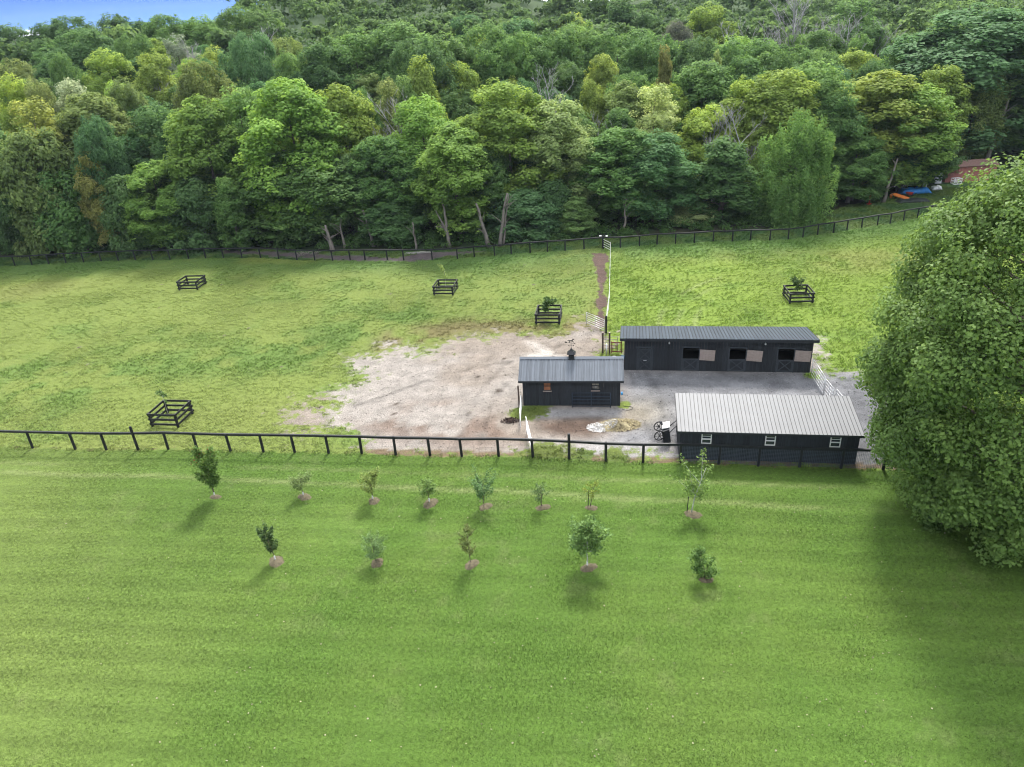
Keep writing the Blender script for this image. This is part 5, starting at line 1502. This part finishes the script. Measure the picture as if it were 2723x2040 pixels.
    # horse as thin prism strips: body, neck, legs, tail
    for q in ([(-0.22, 1.80), (-0.20, 1.92), (-0.06, 1.90), (0.10, 1.92), (0.14, 1.80), (0.0, 1.80)], [(0.04, 1.88), (0.16, 2.05), (0.22, 2.06), (0.14, 1.82)], [(0.16, 2.06), (0.20, 2.09), (0.32, 1.97), (0.29, 1.93), (0.20, 1.98)],
              [(0.10, 1.82), (0.26, 1.76), (0.27, 1.66), (0.24, 1.66), (0.22, 1.73), (0.08, 1.78)], [(-0.20, 1.83), (-0.13, 1.83), (-0.16, 1.72), (-0.08, 1.66), (-0.11, 1.63), (-0.22, 1.71)], [(-0.20, 1.90), (-0.30, 1.93), (-0.36, 1.84), (-0.33, 1.82), (-0.29, 1.88), (-0.20, 1.85)]):
        vane.prism(q, -0.014, 0.014)
    vo = vane.build("weathervane", M['vane'], cu, (0, 0, 1.04 * (1 - vsc)))
    vo.scale = (vsc, vsc, vsc)
    return s
small_shed()
hb = thing("hose_reel", "small blue hose hook on the right end of the small shed", "hose hook", (8.33, 49.62, 1.05), R(-8))
MB().tube([(0, 0, 0), (0.14, 0, 0)], [0.13, 0.13], 12).build("drum", M['bluepl'], hb)
MB().tube([(0.0, 0, 0), (0.18, 0, 0)], [0.17, 0.17], 12).build("rim", M['bluepl'], hb, (0.15, 0, 0)).scale = (0.1, 1, 1)
hs = MB()
hp = [(8.5, 49.5, 0.03)] + [(8.75 + 0.42 * math.cos(a), 49.05 + 0.3 * math.sin(a), 0.03) for a in np.linspace(1.9, -3.4, 14)]
hs.tube([(p[0] - 8.5, p[1] - 49.5, p[2]) for p in hp], 0.016, 5)
tag(hs.build("garden_hose", M['rubber'], None, (8.5, 49.5, 0), smooth=True), "thin dark hose looped on the ground by the small shed", "hose")
pt = thing("wooden_post", "rough brown post at the left front corner of the small shed", "post", (0.45, 50.25, 0))
block("shaft", M['post'], pt, (0, 0, 0.95), (0.12, 0.14, 2.0))

# --- the shed with the pale roof
def pale_shed():
    L, D, HF, HB = 11.3, 3.75, 2.28, 2.86
    s = thing("shed_building", "long black shed with pale metal lean-to roof and white windows beside the maple", "shed", (11.05, 41.70, 0), R(-10.0))
    wins = [1.70, 5.79, 9.85]
    board_wall(s, (0, 0), (L, 0), HF, HF, [(u - 0.33, u + 0.33, 1.28, 2.08) for u in wins], M['board'], seed=11)
    board_wall(s, (L, D), (0, D), HB, HB, [], M['board'], seed=12)
    board_wall(s, (0, D), (0, 0.02), HB, HF, [], M['board'], seed=13)
    board_wall(s, (L, 0.02), (L, D), HF, HB, [], M['board'], seed=14)
    block("floor_slab", M['dark'], s, (L / 2, D / 2, 0.01), (L - 0.1, D - 0.1, 0.04))
    pitch = math.atan2(HB - HF, D)
    ov = 0.32
    sl = (D + ov + 0.12) / math.cos(pitch)
    roof_sheets(s, "roof", L + 0.45, sl, (-0.24, -ov, HF + 0.075), pitch, M['roof_pale'], M['seam'], 0.255, rib_h=0.022, rib_w=0.038)
    block("fascia", M['trim'], s, (L / 2 - 0.015, -ov + 0.012, HF - 0.02), (L + 0.45, 0.03, 0.15))
    for x in (-0.225, L + 0.195):
        strut("barge_board", M['trim'], s, (x, -ov + 0.04, HF - 0.015), (x, D + 0.12, HF - 0.015 + (D + 0.12 + ov) * math.tan(pitch)), 0.03, 0.16)
    for u in wins:
        sash_window(s, u, 1.28, 0.66, 0.80, M['white'], muntins=(0, 1), sill=True, sill_gap=0.10, bar=0.06)
    return s
pale_shed()

# --- wooden gate, posts and rails at the left end of the stable
def wood_gate():
    g = thing("baluster_gate", "small red brown wooden baluster gate beside the long stable", "gate", (8.98, 58.95, 0.15), R(-10))
    for z in (0.12, 1.0):
        block("rail", M['redwood'], g, (0.48, 0, z), (0.96, 0.05, 0.09))
    for x in (0.03, 0.93):
        block("stile", M['redwood'], g, (x, 0, 0.55), (0.07, 0.055, 1.15))
    for i in range(7):
        block("baluster", M['redwood'], g, (0.14 + 0.113 * i, 0.0, 0.56), (0.035, 0.035, 0.86))
    for i, (x, y, lab) in enumerate(((8.30, 59.35, 'brown post left of the white pipe by the baluster gate'), (8.88, 59.2, 'brown post at the hinge of the baluster gate'))):
        p = thing("wooden_post", lab, "post", (x, y, 0))
        block("shaft", M['post'], p, (0, 0, 0.95), (0.14, 0.14, 2.1))
        block("cap", M['oldwood'], p, (0, 0, 2.01), (0.15, 0.15, 0.03))
    w = thing("white_pipe", "white upright pipe between the two brown posts", "pipe", (8.6, 59.1, 0))
    MB().tube([(0, 0, -0.05), (0, 0, 0.98)], 0.07, 10).build("shaft", M['white'], w, smooth=True)
    tube_gate("rail_panel", "pale rail panel behind the two brown posts", (8.35, 60.0), (9.7, 59.75), 1.3, 5, M['plank'], uprights=0, r=0.03)
wood_gate()
wt = thing("water_trough", "pale trough end showing behind the small shed roof", "trough", (9.0, 57.2, 0), R(-10))
MB().tube([(0, 0, 0), (0, 0, 0.45), (0, 0, 0.5)], [0.30, 0.34, 0.35], 14).build("tub", M['white'], wt, smooth=True)
MB().tube([(0, 0, 0.40), (0, 0, 0.44)], [0.31, 0.31], 14).build("water", M['glass'], wt)

# --- heaps in the yard
def heap(name, label, x, y, rx, ry, h, mat, seed, bits=None, bit_mat=None, nbits=0, second=None):
    rng = np.random.default_rng(seed)
    t = thing(name, label, 'heap', (x, y, 0))
    n, m = 28, 8
    vs, fs = [(0, 0, h)], []
    for j in range(1, m + 1):
        q = j / m
        for i in range(n):
            a = 2 * math.pi * i / n
            k = q * (1 + 0.14 * math.sin(3 * a + seed) + 0.08 * math.sin(5 * a + 2 * seed))
            vs.append((math.cos(a) * rx * k, math.sin(a) * ry * k, h * (math.cos(q * math.pi) * 0.5 + 0.5) * (1 + rng.normal(0, 0.10)) - (0.03 if j == m else 0)))
    for i in range(n):
        fs.append((0, 1 + i, 1 + (i + 1) % n))
        for j in range(m - 1):
            a, b = 1 + j * n + i, 1 + j * n + (i + 1) % n
            fs.append((a, a + n, b + n, b))
    MB().add(vs, fs).build("mound", mat, t, smooth=True)
    for (nm, bm, k, ln, wd, ox, oy, sp) in (bits or []):
        a, q = rng.uniform(0, 6.283, k), np.sqrt(rng.uniform(0, 1.1, k))
        px, py = ox + np.cos(a) * q * rx * sp, oy + np.sin(a) * q * ry * sp
        rr = np.clip(np.hypot(px / rx, py / ry), 0, 1)
        pz = h * (np.cos(rr * math.pi) * 0.5 + 0.5) + 0.01 + rng.uniform(0, 0.05, k)
        c = np.stack([px, py, pz], -1)
        d = rng.normal(size=(k, 3)) * np.array([1, 1, 0.35])
        d /= np.linalg.norm(d, axis=1, keepdims=True)
        s = np.cross(d, rng.normal(size=(k, 3)))
        s /= np.linalg.norm(s, axis=1, keepdims=True)
        l = ln * rng.uniform(0.5, 1.3, (k, 1))
        w = wd * rng.uniform(0.6, 1.4, (k, 1))
        V = np.stack([c - d * l - s * w, c - d * l + s * w, c + d * l + s * w, c + d * l - s * w], 1).reshape(-1, 3)
        V[:, 2] = np.maximum(V[:, 2], 0.005)
        o = link(nm, fast_mesh(nm, V, np.arange(4 * k).reshape(k, 4), bm), t)
        o["kind"] = "stuff"
    return t
heap("straw_heap", "heap of straw and white bedding in front of the small shed", 7.5, 46.6, 1.45, 0.85, 0.45, M['straw'], 3,
     bits=[("straw", M['straw'], 1900, 0.14, 0.008, 0.25, 0, 1.05), ("bedding", M['lime'], 700, 0.05, 0.03, -0.75, -0.1, 0.55), ("soil_clods", M['manure'], 160, 0.04, 0.03, 0.5, -0.45, 0.6)])
heap("bedding_heap", "white bedding spilling from the left side of the straw heap", 6.15, 46.45, 0.75, 0.6, 0.28, M['lime'], 5, bits=[("bedding", M['lime'], 420, 0.05, 0.03, 0, 0, 1.1), ("straw", M['straw'], 150, 0.1, 0.007, 0.2, 0, 1.0)])
heap("manure_heap", "small dark manure heap left of the small shed front", -0.35, 48.35, 0.55, 0.35, 0.2, M['manure'], 7, bits=[("clods", M['manure'], 240, 0.05, 0.035, 0, 0, 1.3)])

# --- tipped cart at the end of the pale roofed shed
def cart():
    x, y = 10.55, 44.1
    c = thing("yard_cart", "black two wheeled yard cart with white tray tipped against the pale roofed shed", "cart", (x, y, 0), R(-10))
    c.scale = (1.3, 1.3, 1.3)
    tub = MB()
    # tub tipped on its nose: open side to the shed
    A = [Vector(p) for p in ((-0.05, -0.42, 0.02), (-0.05, 0.42, 0.02), (-0.18, 0.42, 0.78), (-0.18, -0.42, 0.78))]
    B = [p + Vector((0.38, 0, 0.12)) for p in A]
    B[0].y += 0.1; B[3].y += 0.1; B[1].y -= 0.1; B[2].y -= 0.1
    tub.add(A + B, [(3, 2, 1, 0), (4, 5, 6, 7), (0, 1, 5, 4), (1, 2, 6, 5), (2, 3, 7, 6), (3, 0, 4, 7)])
    tub.build("tub", M['cart'], c)
    MB().box((0, 0, 0), (0.42, 0.62, 0.05)).build("tray", M['white'], c, (0.05, 0.12, 0.92), (0, R(-14), 0))
    MB().tube([(-0.30, -0.52, 0.62), (-0.30, 0.52, 0.62)], 0.02, 8).build("axle", M['cart'], c)
    for s_ in (-1, 1):
        wl = node("wheel", c, (-0.30, 0.5 * s_, 0.62), (R(90), 0, R(18)))
        tm = MB()
        n = 20
        ring = []
        for i in range(n):
            a = 2 * math.pi * i / n
            for (r, z) in ((0.26, -0.035), (0.30, -0.02), (0.30, 0.02), (0.26, 0.035)):
                ring.append((math.cos(a) * r, math.sin(a) * r, z))
        fs = []
        for i in range(n):
            for k in range(4):
                a, b = i * 4 + k, i * 4 + (k + 1) % 4
                a2, b2 = ((i + 1) % n) * 4 + k, ((i + 1) % n) * 4 + (k + 1) % 4
                fs.append((a, b, b2, a2))
        tm.add(ring, fs).build("tyre", M['rubber'], wl, smooth=True)
        sp = MB()
        for i in range(6):
            a = math.pi * i / 3
            sp.bar((0, 0, 0), (math.cos(a) * 0.27, math.sin(a) * 0.27, 0), 0.03, 0.03)
        sp.tube([(0, 0, -0.05), (0, 0, 0.05)], 0.05, 8)
        sp.build("spokes", M['cart'], wl)
    for s_ in (-1, 1):
        MB().tube([(0.0, 0.3 * s_, 0.35), (0.35, 0.3 * s_, 0.85), (0.62, 0.27 * s_, 1.15), (0.74, 0.27 * s_, 1.2)], 0.022, 6).build("handle", M['cart'], c, smooth=True)
    MB().tube([(0.62, -0.27, 1.15), (0.62, 0.27, 1.15)], 0.018, 6).build("cross_bar", M['cart'], c)
    MB().tube([(-0.12, 0.22, 0.86), (-0.22, 0.22, 1.02), (-0.22, 0.22, 1.08)], [0.05, 0.09, 0.07], 8).build("knob", M['cart'], c, smooth=True)
cart()

# ------------------------------------------------------------------ things in the clearing at the far right
def red_shed():
    s = thing("metal_shed", "red corrugated metal shed at the wood edge on the right", "shed", (68.4, 112.2, gz(68.4, 112.2)), R(-2))
    L, D, H = 7.5, 3.2, 2.25
    core = node("wall", s)
    n = 30
    for i in range(n):
        block("corrugated_strip", M['redmetal'], core, ((i + 0.5) * L / n, 0.0 if i % 2 else 0.035, H / 2), (L / n - 0.004, 0.04, H))
    for i in range(12):
        block("corrugated_strip", M['redmetal'], core, (0.0 if i % 2 else 0.03, 0.06 + (i + 0.5) * (D - 0.08) / 12, H / 2), (0.04, (D - 0.08) / 12 - 0.004, H))
        block("corrugated_strip", M['redmetal'], core, (L + (0.0 if i % 2 else 0.03), 0.06 + (i + 0.5) * (D - 0.08) / 12, H / 2), (0.04, (D - 0.08) / 12 - 0.004, H))
    block("back_wall", M['redmetal'], s, (L / 2, D, H / 2), (L, 0.04, H))
    rf = MB()
    rf.prism([(-0.2, H + 0.02), (D / 2, H + 0.62), (D + 0.2, H + 0.02), (D + 0.2, H + 0.07), (D / 2, H + 0.68), (-0.2, H + 0.07)], -0.2, L + 0.2, 'x')
    rf.build("roof", M['brownroof'], s)
    for x in (0.0, L):
        MB().prism([(0.05, H), (D - 0.05, H), (D / 2, H + 0.58)], x - 0.02, x + 0.02, 'x').build("gable", M['redmetal'], s)
    block("white_door", M['white'], s, (-0.045, 1.1, 1.35), (0.05, 1.0, 1.3))
red_shed()
ap = thing("white_cabinet", "white cabinet with dark rim left of the red shed", "cabinet", (67.3, 112.2, gz(67.3, 112.2)), R(-8))
block("body", M['white'], ap, (0, 0, 0.85), (0.9, 0.6, 1.7))
block("rim", M['trim'], ap, (0, -0.01, 1.76), (1.0, 0.66, 0.12))
block("rim_side", M['trim'], ap, (0.49, -0.01, 0.9), (0.08, 0.64, 1.6))
cr = thing("plastic_crate", "white openwork crate standing in front of the red shed", "crate", (69.6, 111.2, gz(69.6, 111.2)))
for z in (0.04, 0.42, 0.80):
    for (cx, cy, dx, dy) in ((0, -0.4, 1.25, 0.06), (0, 0.4, 1.25, 0.06), (-0.6, 0, 0.06, 0.74), (0.6, 0, 0.06, 0.74)):
        block("slat", M['white'], cr, (cx, cy, z), (dx, dy, 0.09))
for sx in (-0.6, 0.0, 0.6):
    for sy in (-0.4, 0.4):
        block("corner_post", M['white'], cr, (sx, sy * 1.0, 0.42), (0.07, 0.07, 0.84))

def crumpled(name, label, cat, x, y, lx, ly, h, mat, seed, rz=0.0, z0=0.0):
    rng = np.random.default_rng(seed)
    nx, ny = 16, 9
    gx, gy = np.meshgrid(np.linspace(-1, 1, nx), np.linspace(-1, 1, ny))
    edge = np.clip(np.minimum(1 - np.abs(gx), 1 - np.abs(gy)) * 4, 0, 1)
    z = h * edge * (0.45 + 0.9 * fbm(gx * lx + 40 + seed, gy * ly + 40, 0.5, 3, seed))
    P = np.stack([gx * lx / 2 + rng.normal(0, 0.04, gx.shape), gy * ly / 2 + rng.normal(0, 0.04, gx.shape), z + z0], -1).reshape(-1, 3)
    idx = np.arange(nx * ny).reshape(ny, nx)
    top = np.stack([idx[:-1, :-1], idx[:-1, 1:], idx[1:, 1:], idx[1:, :-1]], -1).reshape(-1, 4)
    o = link(name, fast_mesh(name, P, top, mat, True), None, (x, y, gz(x, y)), (0, 0, rz))
    md = o.modifiers.new("thickness", 'SOLIDIFY')
    md.thickness = 0.02
    tag(o, label, cat)
    return o
crumpled("blue_tarp", "crumpled blue tarp laid over a low stack in the clearing", "tarp", 61.6, 108.0, 4.6, 1.5, 0.75, M['tarp'], 2, R(-3))
crumpled("net_cover", "flat black cover lying on the grass before the blue tarp", "cover", 58.9, 103.3, 4.6, 1.6, 0.35, M['net'], 3, R(-6))
crumpled("white_bag", "white bags heaped right of the blue tarp", "bags", 65.4, 109.0, 1.5, 0.9, 0.55, M['white'], 4)
crumpled("white_bag", "small upright white bag beside the blue tarp", "bag", 63.7, 109.4, 0.6, 0.6, 0.95, M['white'], 6)
def board_toy():
    t = thing("orange_board", "long orange board leaning in the grass left of the blue tarp", "board", (57.9, 104.7, 0), R(-38))
    pts = [(-1.15, -0.22), (-0.9, -0.34), (0.9, -0.34), (1.2, -0.2), (1.28, 0), (1.2, 0.2), (0.9, 0.34), (-0.9, 0.34), (-1.15, 0.22)]
    mb = MB().prism(pts, 0.0, 0.12, 'z')
    o = mb.build("deck", M['orange'], t, (0, 0, 0.38), (R(18), R(14), 0))
    block("prop", M['dark'], t, (-0.7, 0.1, 0.24), (0.3, 0.4, 0.52))
    block("prop", M['dark'], t, (0.8, 0.0, 0.08), (0.2, 0.3, 0.2))
    s = MB().tube([(0, 0, 0.0), (0, 0, 0.5), (0.12, 0, 0.62)], [0.18, 0.22, 0.14], 8)
    s.build("orange_drum", M['orange'], t, (-1.35, 0.1, 0.1), smooth=True)
board_toy()
wb = thing("wheelbarrow", "dark wheelbarrow with red tub under the blue tarp edge", "wheelbarrow", (59.7, 105.9, 0), R(20))
MB().add([(-0.5, -0.35, 0.7), (0.5, -0.3, 0.62), (0.5, 0.3, 0.62), (-0.5, 0.35, 0.7), (-0.25, -0.2, 0.32), (0.25, -0.2, 0.3), (0.25, 0.2, 0.3), (-0.25, 0.2, 0.32)], [(0, 1, 2, 3), (7, 6, 5, 4), (0, 4, 5, 1), (1, 5, 6, 2), (2, 6, 7, 3), (3, 7, 4, 0)]).build("tub", M['red'], wb)
MB().tube([(0.62, -0.04, 0.2), (0.62, 0.04, 0.2)], 0.2, 12).build("wheel", M['rubber'], wb)
for s_ in (-1, 1):
    MB().tube([(0.62, 0.08 * s_, 0.2), (0, 0.24 * s_, 0.34), (-1.1, 0.3 * s_, 0.6)], 0.025, 6).build("handle", M['dark'], wb)
    MB().tube([(-0.3, 0.25 * s_, 0.38), (-0.4, 0.27 * s_, 0.0)], 0.02, 6).build("leg", M['dark'], wb)
rp = thing("red_hand_pump", "narrow red pump standing at the shaded edge of the clearing", "pump", (52.7, 103.4, 0))
MB().tube([(0, 0, 0), (0, 0, 0.06)], 0.35, 10).build("foot_plate", M['red'], rp)
MB().tube([(0, 0, 0.05), (0, 0, 0.9), (0, 0, 1.3), (0, 0, 1.5)], [0.10, 0.10, 0.16, 0.06], 8).build("body", M['red'], rp, smooth=True)
MB().tube([(0, 0, 1.4), (0.35, 0, 1.5), (0.55, 0, 0.95)], 0.03, 6).build("handle", M['red'], rp)
MB().tube([(0, 0, 1.1), (-0.28, -0.05, 1.05), (-0.32, -0.05, 0.9)], 0.05, 6).build("spout", M['red'], rp)

# --- planks and brush behind the far fence
pk = thing("plank_stack", "pale planks lying in the grass behind the far fence", "planks", (-11.2, 93.6, 0), R(-3))
for i, (dx, dy, dz, a, l) in enumerate(((0, 0, 0.04, 2, 3.6), (0.3, 0.28, 0.04, -3, 3.2), (-0.4, 0.52, 0.04, 4, 2.6), (0.1, 0.16, 0.10, -1, 3.0))):
    block("plank", M['plank'], pk, (dx, dy, dz), (l, 0.24, 0.05), (0, 0, R(a)))
br = MB()
prng = random.Random(6)
for i in range(26):
    a = prng.uniform(0, 3.1)
    p = Vector((prng.uniform(-1.2, 1.2), prng.uniform(-0.6, 0.6), prng.uniform(0.02, 0.25)))
    d = Vector((math.cos(a), math.sin(a) * 0.5, prng.uniform(0.0, 0.6))) * prng.uniform(0.6, 1.5)
    br.tube([p, p + d * 0.5 + Vector((0, 0, 0.08)), p + d], [0.045, 0.03, 0.01], 5)
tag(br.build("brush_pile", M['palebark'], None, (-26.2, 95.9, 0)), "tangle of cut branches behind the far fence", "brush pile")

# ------------------------------------------------------------------ haze
def haze():
    me = MB().box((0, 900, 39.5), (5200, 2600, 87.0)).mesh("haze", None)
    m = bpy.data.materials.new("summer_haze")
    m.use_nodes = True
    nt = m.node_tree
    nt.nodes.remove(nt.nodes["Principled BSDF"])
    v = nt.nodes.new("ShaderNodeVolumePrincipled")
    v.inputs["Color"].default_value = (0.72, 0.86, 1.0, 1)
    v.inputs["Density"].default_value = 0.00009
    v.inputs["Anisotropy"].default_value = 0.2
    nt.links.new(v.outputs[0], nt.nodes["Material Output"].inputs["Volume"])
    me.materials.append(m)
    o = link("haze", me)
    o["kind"] = "stuff"
    o["label"] = "thin bluish summer haze over the whole place"
    o["category"] = "haze"
haze()
